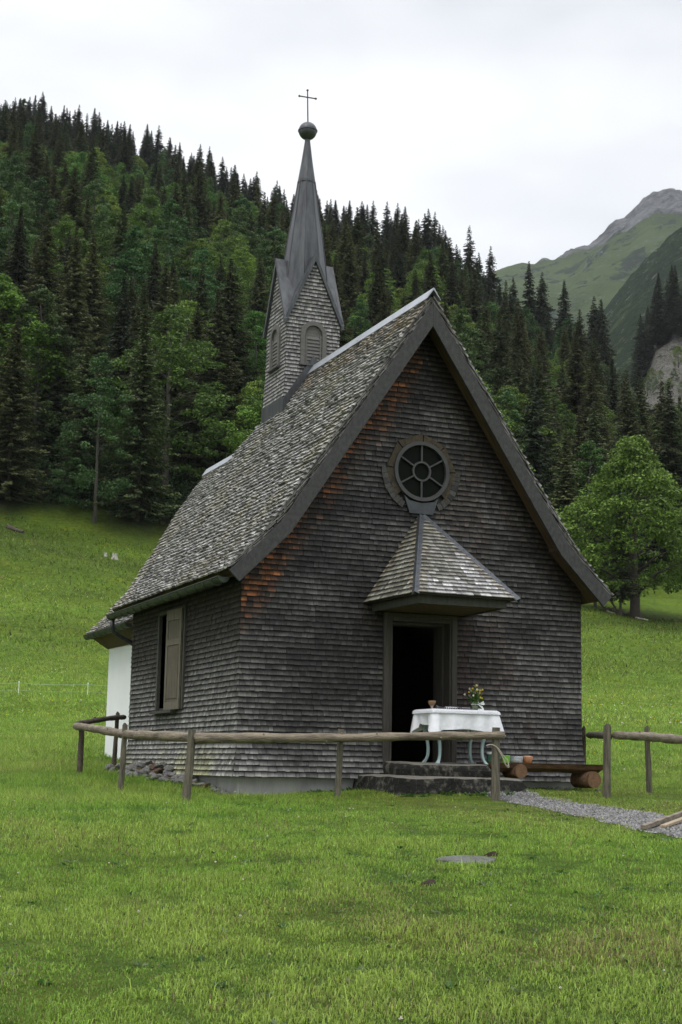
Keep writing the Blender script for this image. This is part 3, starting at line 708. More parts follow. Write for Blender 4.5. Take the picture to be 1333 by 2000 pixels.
# ------------------------------------------------------------------ door canopy
cz, ca = 2.50, (2.72, -.045, 3.83)
cn = [(1.87, -.02), (1.95, -1.5), (3.49, -1.5), (3.57, -.02)]
mb = MB()
A3 = Vector(ca); B3 = [Vector((x, y, cz)) for x, y in cn]
dn = Vector((0, 0, -.03))
mb.add([A3]+B3+[A3+dn*3]+[q+dn for q in B3], [(0, 1, 2), (0, 2, 3), (0, 3, 4), (5, 7, 6), (5, 8, 7), (5, 9, 8), (1, 6, 7, 2), (2, 7, 8, 3), (3, 8, 9, 4), (6, 9, 8, 7)], 1)
for i in range(3):
    p, q = B3[i], B3[i+1]; U = (q-p).normalized(); Vd = (A3-p)-U*((A3-p).dot(U)); H = Vd.length; Vd.normalize()
    ua = (A3-p).dot(U); LU = (q-p).length
    def ctone(u, v, i=i, ua=ua, LU=LU):
        n = float(fbm(np.array(u*2.5+i*9), np.array(v*1.5), 4, 70)); k = random.random()
        c = mixc((.22, .215, .21), (.36, .353, .35), k)
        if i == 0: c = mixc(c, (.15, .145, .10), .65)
        edge = min(abs(u-ua*v/H), abs((LU-u)-(LU-ua)*v/H))
        if edge < .14+n*.2: c = mixc(c, (.16, .125, .075), .55)
        if n > .02+ (0 if v > 1.0 else .12): c = mixc(c, (.13, .125, .10), .7)
        if k < .07: c = (.12, .115, .1)
        return c
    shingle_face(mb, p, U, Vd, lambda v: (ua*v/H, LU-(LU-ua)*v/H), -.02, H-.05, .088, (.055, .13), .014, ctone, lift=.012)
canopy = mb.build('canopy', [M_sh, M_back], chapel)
for i in (1, 2):
    p = B3[i]; b = MB(); d = (A3-p).normalized(); out_ = Vector((-1 if i == 1 else 1, -1, 0)).normalized()
    up_ = Vector((0, 0, 1)); s1 = Vector((0, -1, 0)) if i == 1 else Vector((1, 0, 0)); 
    a_l = (B3[0]-p).normalized() if i == 1 else (B3[1]-p).normalized(); a_r = (B3[2]-p).normalized() if i == 1 else (B3[3]-p).normalized()
    def proj_(a): w = a-d*a.dot(d); return w.normalized()
    wl, wr = proj_(a_l)*.062, proj_(a_r)*.062; nn = (-(wl+wr)).normalized()
    p0 = p-d*.06; p1 = A3-d*.05
    for w_ in (wl, wr):
        b.add([p0+nn*.045, p0+nn*.03+w_, p1+nn*.03+w_, p1+nn*.045, p0+nn*.028, p0+nn*.013+w_, p1+nn*.013+w_, p1+nn*.028], [(0, 1, 2, 3), (7, 6, 5, 4), (0, 4, 5, 1), (1, 5, 6, 2), (2, 6, 7, 3)])
    b.build('hip_cap', [M_hip], canopy)
b = MB(); q = [(1.97, 0), (2.04, -1.40), (3.40, -1.40), (3.47, 0)]
for i in range(3):
    p_, r_ = Vector((*q[i], 0)), Vector((*q[i+1], 0)); U = (r_-p_).normalized(); inn = Vector((-U.y, U.x, 0))*.03
    b.prism([p_+Vector((0, 0, 2.36)), r_+Vector((0, 0, 2.36)), r_+inn+Vector((0, 0, 2.36)), p_+inn+Vector((0, 0, 2.36))], (0, 0, .115))
b.build('fascia', [M_greenwood], canopy)
b = MB(); b.prism([(x*1, y, 2.375) for x, y in [(2.01, -.02), (2.08, -1.36), (3.36, -1.36), (3.43, -.02)]], (0, 0, .02)); b.build('soffit', [M_soffit], canopy)

# ------------------------------------------------------------------ door
b = MB()
for (xa, xb, y0) in [(2.15, 2.235, -.07), (2.235, 2.29, -.05)]: b.box((xa, y0, -.01 if xa < 2.2 else .2), (xb, .25, 2.36 if xa < 2.2 else 2.30))
for (xa, xb, y0) in [(3.235, 3.32, -.07), (3.205, 3.235, -.05)]: b.box((xa, y0, -.01 if xb > 3.3 else .2), (xb, .25, 2.36 if xb > 3.3 else 2.30))
b.box((2.235, -.07, 2.30), (3.235, .25, 2.36)); b.box((2.29, -.05, 2.245), (3.205, .25, 2.30))
b.box((3.17, .12, .2), (3.205, .42, 2.245)); b.box((2.29, .12, .2), (2.32, .42, 2.245)); b.box((2.32, .12, 2.21), (3.17, .42, 2.245)); b.box((2.29, -.03, .19), (3.205, .25, .235))
b.build('door_frame', [M_frame], chapel, bevel=.006)
b = MB(); b.box((2.33, .42, .235), (2.375, 1.25, 2.20)); door = b.build('door', [M_frame], chapel)
b = MB(); b.tube([(2.375, 1.15, 1.2), (2.43, 1.15, 1.2), (2.43, 1.05, 1.2)], .01, 6); b.build('handle', [M_iron], door)
# ------------------------------------------------------------------ side window
b = MB()
b.box((-.055, WY0-.075, WZ0-.02), (.14, WY0, WZ1+.06)); b.box((-.055, WY1, WZ0-.02), (.14, WY1+.075, WZ1+.06)); b.box((-.055, WY0, WZ1), (.14, WY1, WZ1+.06))
b.box((.10, WY0, WZ0), (.13, WY1, WZ1)); win = b.build('window', [M_greenwood, M_dark], chapel, bevel=.004)
b = MB(); b.box((.085, WY0+.01, WZ0+.01), (.098, WY1-.01, WZ1-.01)); b.build('pane', [M_glass], win)
b = MB(); b.box((-.13, WY0+.30, WZ0-.065), (.10, WY1+.11, WZ0-.022)); b.build('window_sill', [M_greenwood], win)
def shutter(hy, ang, w, name='shutter'):
    Mx = Matrix.Translation((-.06, hy, 0)) @ Matrix.Rotation(ang, 4, 'Z')
    b = MB(); z0, z1 = WZ0-.02, WZ1+.02; f = .075; T_ = .028
    for a_, c_ in [((-T_, 0, z0), (0, f, z1)), ((-T_, w-f, z0), (0, w, z1)), ((-T_, f, z0), (0, w-f, z0+.12)), ((-T_, f, z1-.17), (0, w-f, z1)), ((-T_, f, z0+1.0), (0, w-f, z0+1.09))]: b.box(a_, c_, 0, Mx)
    b.box((-T_+.012, f, z0+.12), (-.006, w-f, z0+1.0), 1, Mx); b.box((-T_+.012, f, z0+1.09), (-.006, w-f, z1-.17), 1, Mx)
    b.box((-T_+.004, f+.03, z0+.17), (-.007, w-f-.03, z0+.95), 1, Mx)
    b.build(name, [M_shut, M_shutp], win, bevel=.003)
shutter(WY0+.005, R(4), .66)

# ------------------------------------------------------------------ door steps
def slab(name, x0, x1, y0, y1, z0, z1, label, rough=.02, seed=0, tilt=0):
    n = 26; mY = 12; V = []; Fc = []; mats = []
    import itertools
    b = bmesh_box(x0, x1, y0, y1, z0, z1, n, mY, rough, seed, tilt)
    o = b.build(name, [M_step, M_steptop], None)
    return tag(o, label, 'step')
def bmesh_box(x0, x1, y0, y1, z0, z1, nx, ny, rough, seed, tilt):
    mb = MB(); nzs = 4; rr = random.Random(seed)
    def P(i, j, k):
        x = x0+(x1-x0)*i/nx; y = y0+(y1-y0)*j/ny; z = z0+(z1-z0)*k/nzs
        ex = min(i, nx-i)/nx*(x1-x0); ey = min(j, ny-j)/ny*(y1-y0); ez = (nzs-k)/nzs*(z1-z0)
        r = .05
        if k == nzs:
            d = min(ex, ey)
            if d < r: z -= (r-d)*.35
        if k >= nzs-1:
            if i == 0: x += .02*(k-nzs+2)
            if i == nx: x -= .035*(k-nzs+2)
            if j == 0: y += .018*(k-nzs+2)
        q = .5
        x += rough*(float(vnoise(np.array(y*6+z*9), np.array(z*7+i*.0+x*5), seed))-.5)*(1 if i in (0, nx) else 0)
        y += rough*1.6*(float(vnoise(np.array(x*5), np.array(z*8), seed+2))-.5)*(1 if j in (0, ny) else 0)
        z += rough*.5*(float(vnoise(np.array(x*5), np.array(y*5), seed+3))-.5)*(1 if k == nzs else 0) + tilt*(y-y0)
        return (x, y, z)
    def grid(f, a, b_, mi):
        vs = [f(i, j) for j in range(b_+1) for i in range(a+1)]
        mb.add(vs, [(j*(a+1)+i, j*(a+1)+i+1, (j+1)*(a+1)+i+1, (j+1)*(a+1)+i) for j in range(b_) for i in range(a)], mi)
    grid(lambda i, j: P(i, j, nzs), nx, ny, 1)
    grid(lambda i, k: P(i, 0, k), nx, nzs, 0); grid(lambda i, k: P(nx-i, ny, k), nx, nzs, 0)
    grid(lambda j, k: P(0, ny-j, k), ny, nzs, 0); grid(lambda j, k: P(nx, j, k), ny, nzs, 0)
    return mb
slab('stone_step', 2.15, 3.36, -1.06, -.005, .045, .215, 'upper grey stone step with mossy front, directly before the chapel door', .03, 3, .03)
slab('stone_step', 1.72, 3.72, -1.42, -.02, -.35, .035, 'lower and wider mossy stone step lying in the grass before the chapel door', .05, 8, .02)

# ------------------------------------------------------------------ table with cloth and the things on it
TZ = .955
tb = empty('table', (2.95, -.75, .22), 'small pale blue table with curved legs on the upper stone step', 'table')
b = MB(); b.box((2.50, -1.0, TZ-.03), (3.40, -.50, TZ-.005)); b.build('tabletop', [M_blue], tb, bevel=.004)
b = MB(); b.box((2.575, -.955, TZ-.13), (3.315, -.935, TZ-.03)); b.box((2.575, -.565, TZ-.13), (3.315, -.545, TZ-.03)); b.box((2.575, -.93, TZ-.13), (2.595, -.57, TZ-.03)); b.box((3.295, -.93, TZ-.13), (3.315, -.57, TZ-.03)); b.build('apron', [M_blue], tb)
for lx, ly, sx, sy in [(2.59, -.95, -1, -1), (3.29, -.95, 1, -1), (2.59, -.56, -1, 1), (3.29, -.56, 1, 1)]:
    b = MB(); zb = .222 if ly < -.7 else .235; H = TZ-.03-zb; vs = []; n = 14
    for i in range(n+1):
        t = i/n; z = zb+H*t                     # cabriole: knee out at the top, ankle in, foot out
        k = .022*math.sin(math.pi*min(1, max(0, (t-.45)/.55))) - .022*math.sin(math.pi*min(1, t/.52)) + (.03*max(0, 1-t/.10))
        w = .017+.013*max(0, (t-.35)/.65)+(.008*max(0, 1-t/.07))
        cx_, cy_ = lx+sx*k, ly+sy*k*.6
        vs += [(cx_-w, cy_-w, z), (cx_+w, cy_-w, z), (cx_+w, cy_+w, z), (cx_-w, cy_+w, z)]
    fs = [(i*4+k, i*4+(k+1) % 4, (i+1)*4+(k+1) % 4, (i+1)*4+k) for i in range(n) for k in range(4)]+[(3, 2, 1, 0), (n*4, n*4+1, n*4+2, n*4+3)]
    b.add(vs, fs); b.build('leg', [M_blue], tb, bevel=.003)
# cloth
def cloth():
    x0, x1, y0, y1 = 2.465, 3.44, -1.035, -.47; mb = MB()
    nu = 46; nv = 12
    # perimeter parameter
    cor = [(x0, y0), (x1, y0), (x1, y1), (x0, y1)]
    per = []
    for e in range(4):
        a, c = cor[e], cor[(e+1) % 4]; nn = nu if e % 2 == 0 else 26
        for i in range(nn): t = i/nn; per.append((a[0]*(1-t)+c[0]*t, a[1]*(1-t)+c[1]*t, e, t))
    def dropn(e, t):
        c = min(t, 1-t)                         # the corners hang down in points
        base = .262 if e in (0, 2) else .20
        tip = .335
        s = max(0, 1-c/(.16 if e in (0, 2) else .26))
        return base+(tip-base)*s**1.1+.012*math.sin(t*9+e)+(.022*t if e == 0 else 0)
    nrm = [(0, -1), (1, 0), (0, 1), (-1, 0)]; rows = []
    for k in range(nv+1):
        row = []
        for (x, y, e, t) in per:
            D = dropn(e, t); h = k/nv; z = TZ+.003-D*h
            fold = .024*math.sin(t*21+e*2+math.sin(t*7)*2)*h + .006*math.sin(t*47+e)*h
            c = min(t, 1-t); cr_ = max(0, 1-c/.16)
            o_ = .004+.014*min(1, h*5)+fold+cr_*.05*h+(-.03*h if (e in (1, 3) and c > .2) else 0)
            nx, ny = nrm[e]
            if t == 0: pe = nrm[(e-1) % 4]; nx, ny = (nx+pe[0]), (ny+pe[1]); 
            row.append((x+nx*o_, y+ny*o_, z-(.004 if k == 0 else 0)))
        rows.append(row)
    n = len(per); vs = [q for r in rows for q in r]
    mb.add(vs, [(k*n+i, k*n+(i+1) % n, (k+1)*n+(i+1) % n, (k+1)*n+i) for k in range(nv) for i in range(n)][::1], 0)
    # top
    gx, gy = 24, 14; tv = []
    for j in range(gy+1):
        for i in range(gx+1):
            x = x0-.003+(x1-x0+.006)*i/gx; y = y0-.003+(y1-y0+.006)*j/gy; tv.append((x, y, TZ+.004+.003*float(vnoise(np.array(x*14), np.array(y*14), 3))*(1 if 0 < i < gx and 0 < j < gy else 0)))
    mb.add(tv, [(j*(gx+1)+i, j*(gx+1)+i+1, (j+1)*(gx+1)+i+1, (j+1)*(gx+1)+i) for j in range(gy) for i in range(gx)], 0)
    o = mb.build('tablecloth', [M_cloth], None, smooth=True)
    # gathered lace strip
    lb = MB(); vs = []
    lp = []
    for e in range(4):
        a, c = cor[e], cor[(e+1) % 4]; nn = 150 if e % 2 == 0 else 90
        for i in range(nn): t = i/nn; lp.append((a[0]*(1-t)+c[0]*t, a[1]*(1-t)+c[1]*t, e, t))
    for k in range(4):
        for i, (x, y, e, t) in enumerate(lp):
            nx, ny = nrm[e]
            if t == 0: pe = nrm[(e-1) % 4]; nx, ny = nx+pe[0], ny+pe[1]
            o_ = .024+(.006 if k else -.02)+.006*math.sin(i*1.9)*(k/3)+.012*(k/3)
            vs.append((x+nx*o_, y+ny*o_, TZ+.009-.058*k/3+(.004*math.sin(i*.8) if k == 3 else 0)))
    n = len(lp); lb.add(vs, [(k*n+i, k*n+(i+1) % n, (k+1)*n+(i+1) % n, (k+1)*n+i) for k in range(3) for i in range(n)])
    lb.build('lace_trim', [M_lace], o, smooth=True)
    tag(o, 'white linen cloth with a gathered lace edge, hanging over the small table', 'tablecloth'); return o
cloth()
# clarinet lying across the table
cl = empty('clarinet', (2.85, -.86, TZ+.02), 'black clarinet with silver keys lying on the white tablecloth', 'clarinet')
Mx = Matrix.Translation((2.63, -.80, TZ+.034)) @ Matrix.Rotation(R(-4), 4, 'Z') @ Matrix.Rotation(R(91), 4, 'Y')
b = MB(); b.lathe([(.001, -.0), (.034, 0), (.030, .012), (.020, .035), (.0155, .07), (.0145, .10), (.0165, .105), (.0165, .115), (.013, .12), (.013, .34), (.015, .345), (.015, .355), (.0125, .36), (.0125, .52), (.0155, .53), (.0155, .55), (.012, .56), (.010, .60), (.004, .64), (.001, .64)], (0, 0, 0), 14)
b.v = [tuple(Mx @ Vector(q)) for q in b.v]; b.build('body', [M_black], cl, smooth=True)
b = MB()
for t in [.14, .17, .20, .235, .27, .30, .38, .41, .44, .48, .505]:
    for s in (0, 1, 2):
        a = R(200+s*50)+t*5; r = .0155
        b.v; bb = MB(); bb.lathe([(.001, -.003), (.006, -.003), (.006, .003), (.001, .003)], (0, 0, 0), 8)
        M2 = Mx @ Matrix.Translation((r*math.cos(a), r*math.sin(a), t)) @ Matrix.Rotation(a, 4, 'Z') @ Matrix.Rotation(R(90), 4, 'Y')
        b.add([tuple(M2 @ Vector(q)) for q in bb.v], bb.f)
for a, t0, t1 in [(R(190), .12, .33), (R(230), .15, .30), (R(210), .37, .5), (R(160), .2, .33)]:
    b.tube([tuple(Mx @ Vector((.018*math.cos(a), .018*math.sin(a), t))) for t in (t0, t1)], .0018, 5)
for t in (.0, .11, .35, .54): b.tube([tuple(Mx @ Vector(((.0345 if t == 0 else .0172)*math.cos(q), (.0345 if t == 0 else .0172)*math.sin(q), t))) for q in np.linspace(0, 6.28, 15)], .0016, 5)
b.build('keys', [M_silver], cl)
# wooden goblet at the back of the table
M_cup = mat('turned_wood', (0.22, 0.13, 0.065), 0.6, var=0.25, vscale=20)
gb = empty('goblet', (2.66, -.585, TZ+.005), 'turned brown wooden bowl on a short grey foot at the back left of the table', 'bowl')
b = MB(); b.lathe([(.001, .062), (.022, .062), (.042, .078), (.054, .108), (.057, .132), (.052, .132), (.048, .108), (.036, .084), (.001, .074)], (2.66, -.585, TZ+.005), 24); b.build('bowl', [M_cup], gb, smooth=True)
b = MB(); b.lathe([(.001, 0), (.038, 0), (.036, .01), (.018, .022), (.017, .045), (.026, .062), (.001, .062)], (2.66, -.585, TZ+.005), 20); b.build('foot', [mat('grey_foot', (0.3, 0.27, 0.24), 0.6)], gb, smooth=True)
b = MB(); b.box((3.235, -.93, TZ+.008), (3.30, -.87, TZ+.034)); tag(b.build('card_box', [mat('white_card', (.75, .75, .74), .8)], None, bevel=.002), 'tiny white box at the mouthpiece end of the clarinet', 'box')
# vase of wild flowers
VX, VY = 3.30, -.66
vs_ = empty('vase', (VX, VY, TZ+.005), 'glass vase with a white ribbon, on the right half of the table', 'vase')
M_vglass = mat('vase_glass', (0.35, 0.42, 0.28), 0.08, spec=0.6, trans=0.6)
b = MB(); b.lathe([(.001, .004), (.040, .004), (.044, .02), (.046, .07), (.050, .125), (.052, .135), (.048, .133), (.043, .07), (.040, .015), (.001, .012)], (VX, VY, TZ+.004), 22); b.build('glass', [M_vglass], vs_, smooth=True)
M_rib = mat('white_ribbon', (.75, .76, .75), .6)
b = MB(); z = TZ+.105
b.tube([(VX+.052*math.cos(q), VY+.052*math.sin(q), z) for q in np.linspace(0, 6.28, 20)], .005, 5)
for (dx, dz, ww) in [(.085, .02, .028), (.07, -.045, .02), (-.01, .04, .024), (-.012, -.07, .012)]:
    p0 = Vector((VX+.015, VY-.055, z)); p1 = p0+Vector((dx*.9+.01, -.01, dz)); p2 = p0+Vector((dx+.03, 0, dz-.018))
    b.add([p0, p1+Vector((0, 0, ww)), p2, p1-Vector((0, .004, ww))], [(0, 1, 2, 3)])
b.build('ribbon', [M_rib], vs_)
M_flow = leaf_mat('petals', .25, .6, .12, 0)
fb = empty('flower_bunch', (VX, VY, TZ+.1), 'loose bunch of yellow, white and purple wild flowers standing in the glass vase', 'flowers')
def frand(k): return random.uniform(-k, k)
stem = []; heads = {'y': [], 'w': [], 'p': [], 'g': []}
def tri_col(acc, col, name):
    V = np.array([q for t in acc for q in t]); n = len(acc)
    o = np_mesh(name, V, np.arange(n*3).reshape(-1, 3), M_flow, col=np.repeat(np.array(col).reshape(-1, 3), 3, 0) if len(np.array(col).shape) > 1 else np.array(col)); o.parent = fb; o.matrix_parent_inverse = inv(fb); return o
T_g, Cg = [], []
for i in range(150):
    a = random.uniform(0, 6.28); r = abs(random.gauss(0, .085)); r = min(r, .16); top = Vector((VX+r*math.cos(a), VY+r*math.sin(a)*.8, TZ+.13+random.uniform(.08, .24)*(1-.6*(r/.16)**2)+.02))
    bot = Vector((VX+.02*math.cos(a), VY+.02*math.sin(a), TZ+.02)); mid = (top+bot)/2+Vector((-.01*math.cos(a), 0, .03))
    w = Vector((-math.sin(a), math.cos(a), 0))*.0022
    for p, q in ((bot, mid), (mid, top)): T_g += [(p-w, p+w, q+w), (p-w, q+w, q-w)]; Cg += [(.05, .12, .02)]*2
    for j in range(7):
        p = bot.lerp(top, random.uniform(.45, 1.0)); d = Vector((frand(1), frand(1), frand(.8))).normalized()*random.uniform(.012, .03); s = d.orthogonal().normalized()*.006
        T_g.append((p-s, p+s, p+d)); Cg.append((.06, .14, .025) if random.random() < .7 else (.12, .18, .05))
    k = random.random(); key = 'y' if k < .2 else 'w' if k < .32 else 'p' if k < .6 else 'g'
    heads[key].append(top)
tri_col(T_g, Cg, 'stems')
for key, col, sz, nn, name in [('y', (.75, .52, .03), .015, 8, 'yellow_flowers'), ('w', (.8, .76, .6), .017, 9, 'white_flowers'), ('p', (.13, .08, .10), .011, 12, 'purple_flowers')]:
    T = []
    for p in heads[key]:
        for j in range(nn):
            a = j*6.28/nn; d = Vector((math.cos(a), -.5+frand(.3), math.sin(a))).normalized()*sz; s = d.cross(Vector((.2, -1, .3))).normalized()*sz*.35
            if key == 'p': o_ = Vector((frand(.008), frand(.008), frand(.022))); T.append((p+o_-s, p+o_+s, p+o_+d))
            else: T.append((p-s*.4, p+s*.4, p+d+s)); T.append((p-s*.4, p+d+s, p+d-s))
    tri_col(T, np.array([col]*len(T)), name)

# ------------------------------------------------------------------ log bench and what stands on it
bn = empty('log_bench', (4.35, -.7, -.05), 'half-log bench on two short round logs against the right of the chapel front', 'bench')
b = MB(); n = 26; sec = [(-.19, .0), (-.16, -.07), (-.08, -.115), (.0, -.125), (.09, -.11), (.16, -.065), (.19, 0)]
vs = []
for i in range(n+1):
    t = i/n; x = 3.42+1.93*t
    for (dy, dz) in sec:
        k = 1+.06*math.sin(t*9)+random.uniform(-.02, .02); e = 1-.35*max(0, (abs(t-.5)-.47)/.03)
        vs.append((x, -.66+dy*k, .252+dz*k*e))
m_ = len(sec); b.add(vs, [(i*m_+k, (i+1)*m_+k, (i+1)*m_+k+1, i*m_+k+1) for i in range(n) for k in range(m_-1)]+[tuple(range(m_)), tuple(range(n*m_, n*m_+m_))[::-1]], 0)
b.add([(3.42, -.85, .2525), (5.35, -.85, .2525), (5.35, -.47, .2525), (3.42, -.47, .2525)], [(0, 1, 2, 3)], 1)
b.build('seat', [M_log, M_benchtop], bn)
for (x, ya, yb, zc_, r) in [(3.90, -.86, -.56, .140, .102), (5.08, -.90, -.50, .035, .118)]:
    b = MB(); b.tube([(x+.03, ya, zc_), (x+.03, ya+.006, zc_), (x, (ya+yb)/2, zc_), (x-.02, yb, zc_)], [r*.96, r, r*1.02, r], 20, 0, False, .02)
    o = b.build('log_support', [M_log, M_endgrain], bn, smooth=True)
    c_ = MB(); c_.lathe([(.001, 0), (r*.5, .001), (r*.985, 0)], (0, 0, 0), 20); M2 = Matrix.Translation((x+.03, ya-.002, zc_)) @ Matrix.Rotation(R(90), 4, 'X'); c_.v = [tuple(M2 @ Vector(q)) for q in c_.v]
    c_.build('sawn_end', [M_endgrain], o)
BZ = .254
jr = empty('jar', (3.545, -.66, BZ), 'small dark green tin with a white lid, leftmost on the log bench', 'jar')
b = MB(); b.lathe([(.001, 0), (.046, 0), (.048, .01), (.048, .115), (.001, .115)], (3.545, -.66, BZ), 20); b.build('body', [mat('green_tin', (.02, .09, .05), .4, var=.4, vscale=30)], jr)
b = MB(); b.lathe([(.001, .115), (.05, .115), (.05, .142), (.047, .146), (.001, .146)], (3.545, -.66, BZ), 20); b.build('lid', [mat('white_lid', (.75, .75, .75), .4)], jr)
b = MB(); b.lathe([(.001, 0), (.055, 0), (.062, .105), (.058, .105), (.052, .01), (.001, .008)], (0, 0, 0), 4); M2 = Matrix.Translation((3.79, -.66, BZ)) @ Matrix.Rotation(R(38), 4, 'Z') @ Matrix.Diagonal((1.5, 1.2, 1, 1)); b.v = [tuple(M2 @ Vector(q)) for q in b.v]
tag(b.build('plastic_tub', [mat('lime_plastic', (.22, .50, .06), .4, col2=(.12, .36, .04), vscale=14)], None), 'square lime green plastic tub on the bench, between the green tin and the clear bowl', 'tub')
M_clear = mat('clear_plastic', (.75, .8, .82), .15, trans=.75)
gb2 = empty('glass_bowl', (3.97, -.66, BZ), 'clear glass bowl with something white in it, on the middle of the bench', 'bowl')
b = MB(); b.lathe([(.001, 0), (.075, 0), (.09, .02), (.098, .095), (.094, .095), (.085, .022), (.07, .006), (.001, .006)], (3.97, -.66, BZ), 26); b.build('glass', [M_clear], gb2, smooth=True)
b = MB(); b.lathe([(.001, .01), (.07, .012), (.078, .03), (.06, .05), (.001, .055)], (3.97, -.66, BZ), 20); b.build('contents', [mat('white_contents', (.7, .7, .68), .8)], gb2, smooth=True)
ob = empty('terracotta_bowl', (4.15, -.66, BZ), 'orange brown earthenware bowl with a pale rim filling, rightmost on the bench', 'bowl')
b = MB(); b.lathe([(.001, 0), (.05, 0), (.062, .03), (.083, .095), (.078, .095), (.058, .03), (.045, .008), (.001, .008)], (4.15, -.66, BZ), 24); b.build('bowl', [mat('terracotta', (.36, .16, .07), .6, var=.2, vscale=20)], ob, smooth=True)
b = MB(); b.lathe([(.001, .07), (.072, .074), (.06, .098), (.03, .102), (.001, .1)], (4.15, -.66, BZ), 16); b.build('contents', [mat('pale_filling', (.7, .5, .42), .8)], ob, smooth=True)

# ------------------------------------------------------------------ log rail fences
def smooth_path(P, n=7):
    P = [Vector(q) for q in P]; o = []
    for i in range(len(P)-1):
        a, b_, c, d = P[max(i-1, 0)], P[i], P[i+1], P[min(i+2, len(P)-1)]
        for k in range(n):
            t = k/n; o.append(.5*((2*b_)+(c-a)*t+(2*a-5*b_+4*c-d)*t*t+(3*b_-a-3*c+d)*t**3))
    return o+[P[-1]]
def rail(par, P, r0, r1, mt=None, name='rail', knots=3):
    q = smooth_path(P, 9); n = len(q); b = MB()
    rad = [(r0+(r1-r0)*i/(n-1))*(1+.07*math.sin(i*.9+r0*99)+random.uniform(-.04, .04)) for i in range(n)]
    rad[0] *= .9; rad[-1] *= .92
    b.tube([tuple(v+Vector((0, 0, random.uniform(-.003, .003)))) for v in q], rad, 12, 0, True, .03)
    for k in range(knots):
        i = random.randint(2, n-3); a = random.uniform(0, 6.28); dr = Vector((random.uniform(-.3, .3), -math.cos(a)*.5-.5, math.sin(a))).normalized()
        b.tube([tuple(q[i]+dr*rad[i]*.8), tuple(q[i]+dr*(rad[i]+.018))], [.016, .009], 6)
    return b.build(name, [mt or M_rail], par, smooth=True)
def post(par, x, y, ztop, r, lean=(0, 0), mt=None, tip='flat', zb=None):
    z0 = (zb if zb is not None else gz(x, y))-.15; b = MB(); n = 7; pts = []; rad = []
    for i in range(n+1):
        t = i/n; pts.append((x+lean[0]*t+random.uniform(-.004, .004), y+lean[1]*t, z0+(ztop-z0)*t)); rad.append(r*(1.08-.14*t)*random.uniform(.96, 1.04))
    b.tube(pts, rad, 10, 0, True, .04)
    if tip == 'point': k = len(b.v); b.v[-10:] = [(q[0], q[1], q[2]-(.07 if (j % 10) in (0, 1, 2, 9) else .0) + (.03 if (j % 10) in (5, 6) else 0)) for j, q in enumerate(b.v[-10:])]
    return b.build('post', [mt or M_post], par, smooth=False)
fl = empty('rail_fence', (-.4, .5, -.2), 'round log rail fence curving round the left and front of the chapel', 'fence')
post(fl, -1.16, 4.35, .80, .047, (0, .0), M_dpost)
post(fl, -1.46, .58, .66, .04, (.03, 0), M_post, 'point')
post(fl, -1.19, -1.56, .57, .052, (.06, 0))
post(fl, .95, -1.30, .64, .042, (.03, 0))
post(fl, 2.88, -2.03, .70, .056, (.01, 0), None, 'flat')
post(fl, -.32, 5.5, .98, .038, (.03, 0), M_dpost, 'point')
rail(fl, [(-1.25, 4.42, .72), (-1.33, 3.0, .665), (-1.42, 1.4, .585), (-1.40, .3, .525), (-1.28, -.8, .50), (-1.07, -1.58, .475)], .056, .066, knots=5)
rail(fl, [(-1.12, -1.66, .468), (-.2, -1.52, .495), (.95, -1.41, .525), (1.9, -1.75, .565), (2.98, -2.10, .60)], .066, .052, knots=7)
rail(fl, [(-1.22, 4.40, .76), (-.85, 4.75, .83), (-.35, 5.42, .905), (-.1, 5.75, .93)], .045, .04, M_dpost, knots=3)
fr = empty('rail_fence', (5.6, -.6, -.1), 'round log rail fence running off to the right of the bench', 'fence')
post(fr, 6.55, 1.68, .86, .034, (0, 0), M_dpost, 'point', zb=.05)
post(fr, 4.78, -1.72, .78, .054, (.03, 0), None, 'point')
post(fr, 6.05, -.90, .80, .042, (-.03, 0), None, 'point')
post(fr, 8.2, .3, .85, .05)
rail(fr, [(4.93, -1.72, .655), (5.5, -1.35, .665), (6.07, -1.0, .665), (7.0, -.35, .66), (8.5, .6, .70)], .055, .078, knots=6)
rail(fr, [(8.3, .42, .70), (9.8, 1.5, .76), (11.6, 2.7, .86)], .07, .05, knots=3)
post(fr, 11.4, 2.5, .98, .05)
rail(fr, [(6.62, 1.66, .745), (5.8, .1, .70), (4.9, -1.62, .64)], .048, .05, M_dpost, knots=2)
# rope looped over the end post
b = MB()
RX, RY = 2.885, -2.03
lp = smooth_path([(RX-.16, RY-.04, .46), (RX-.11, RY-.05, .475), (RX-.05, RY-.066, .46), (RX+.02, RY-.07, .40), (RX+.075, RY-.065, .29), (RX+.13, RY-.06, .20), (RX+.17, RY-.05, .19), (RX+.165, RY-.03, .26), (RX+.12, RY+.0, .33), (RX+.075, RY+.02, .40)], 6)
b.tube([tuple(q) for q in lp], .008, 6); b.tube([tuple(q) for q in smooth_path([(RX-.03, RY-.066, .455), (RX+.05, RY-.075, .33), (RX+.11, RY-.07, .22), (RX+.155, RY-.06, .215), (RX+.15, RY-.04, .3)], 6)], .007, 6)
tag(b.build('rope', [mat('pale_rope', (.42, .38, .30), .9, bump=.8, bscale=200)], None, smooth=True), 'pale rope looped round the end post of the fence in front of the steps', 'rope')

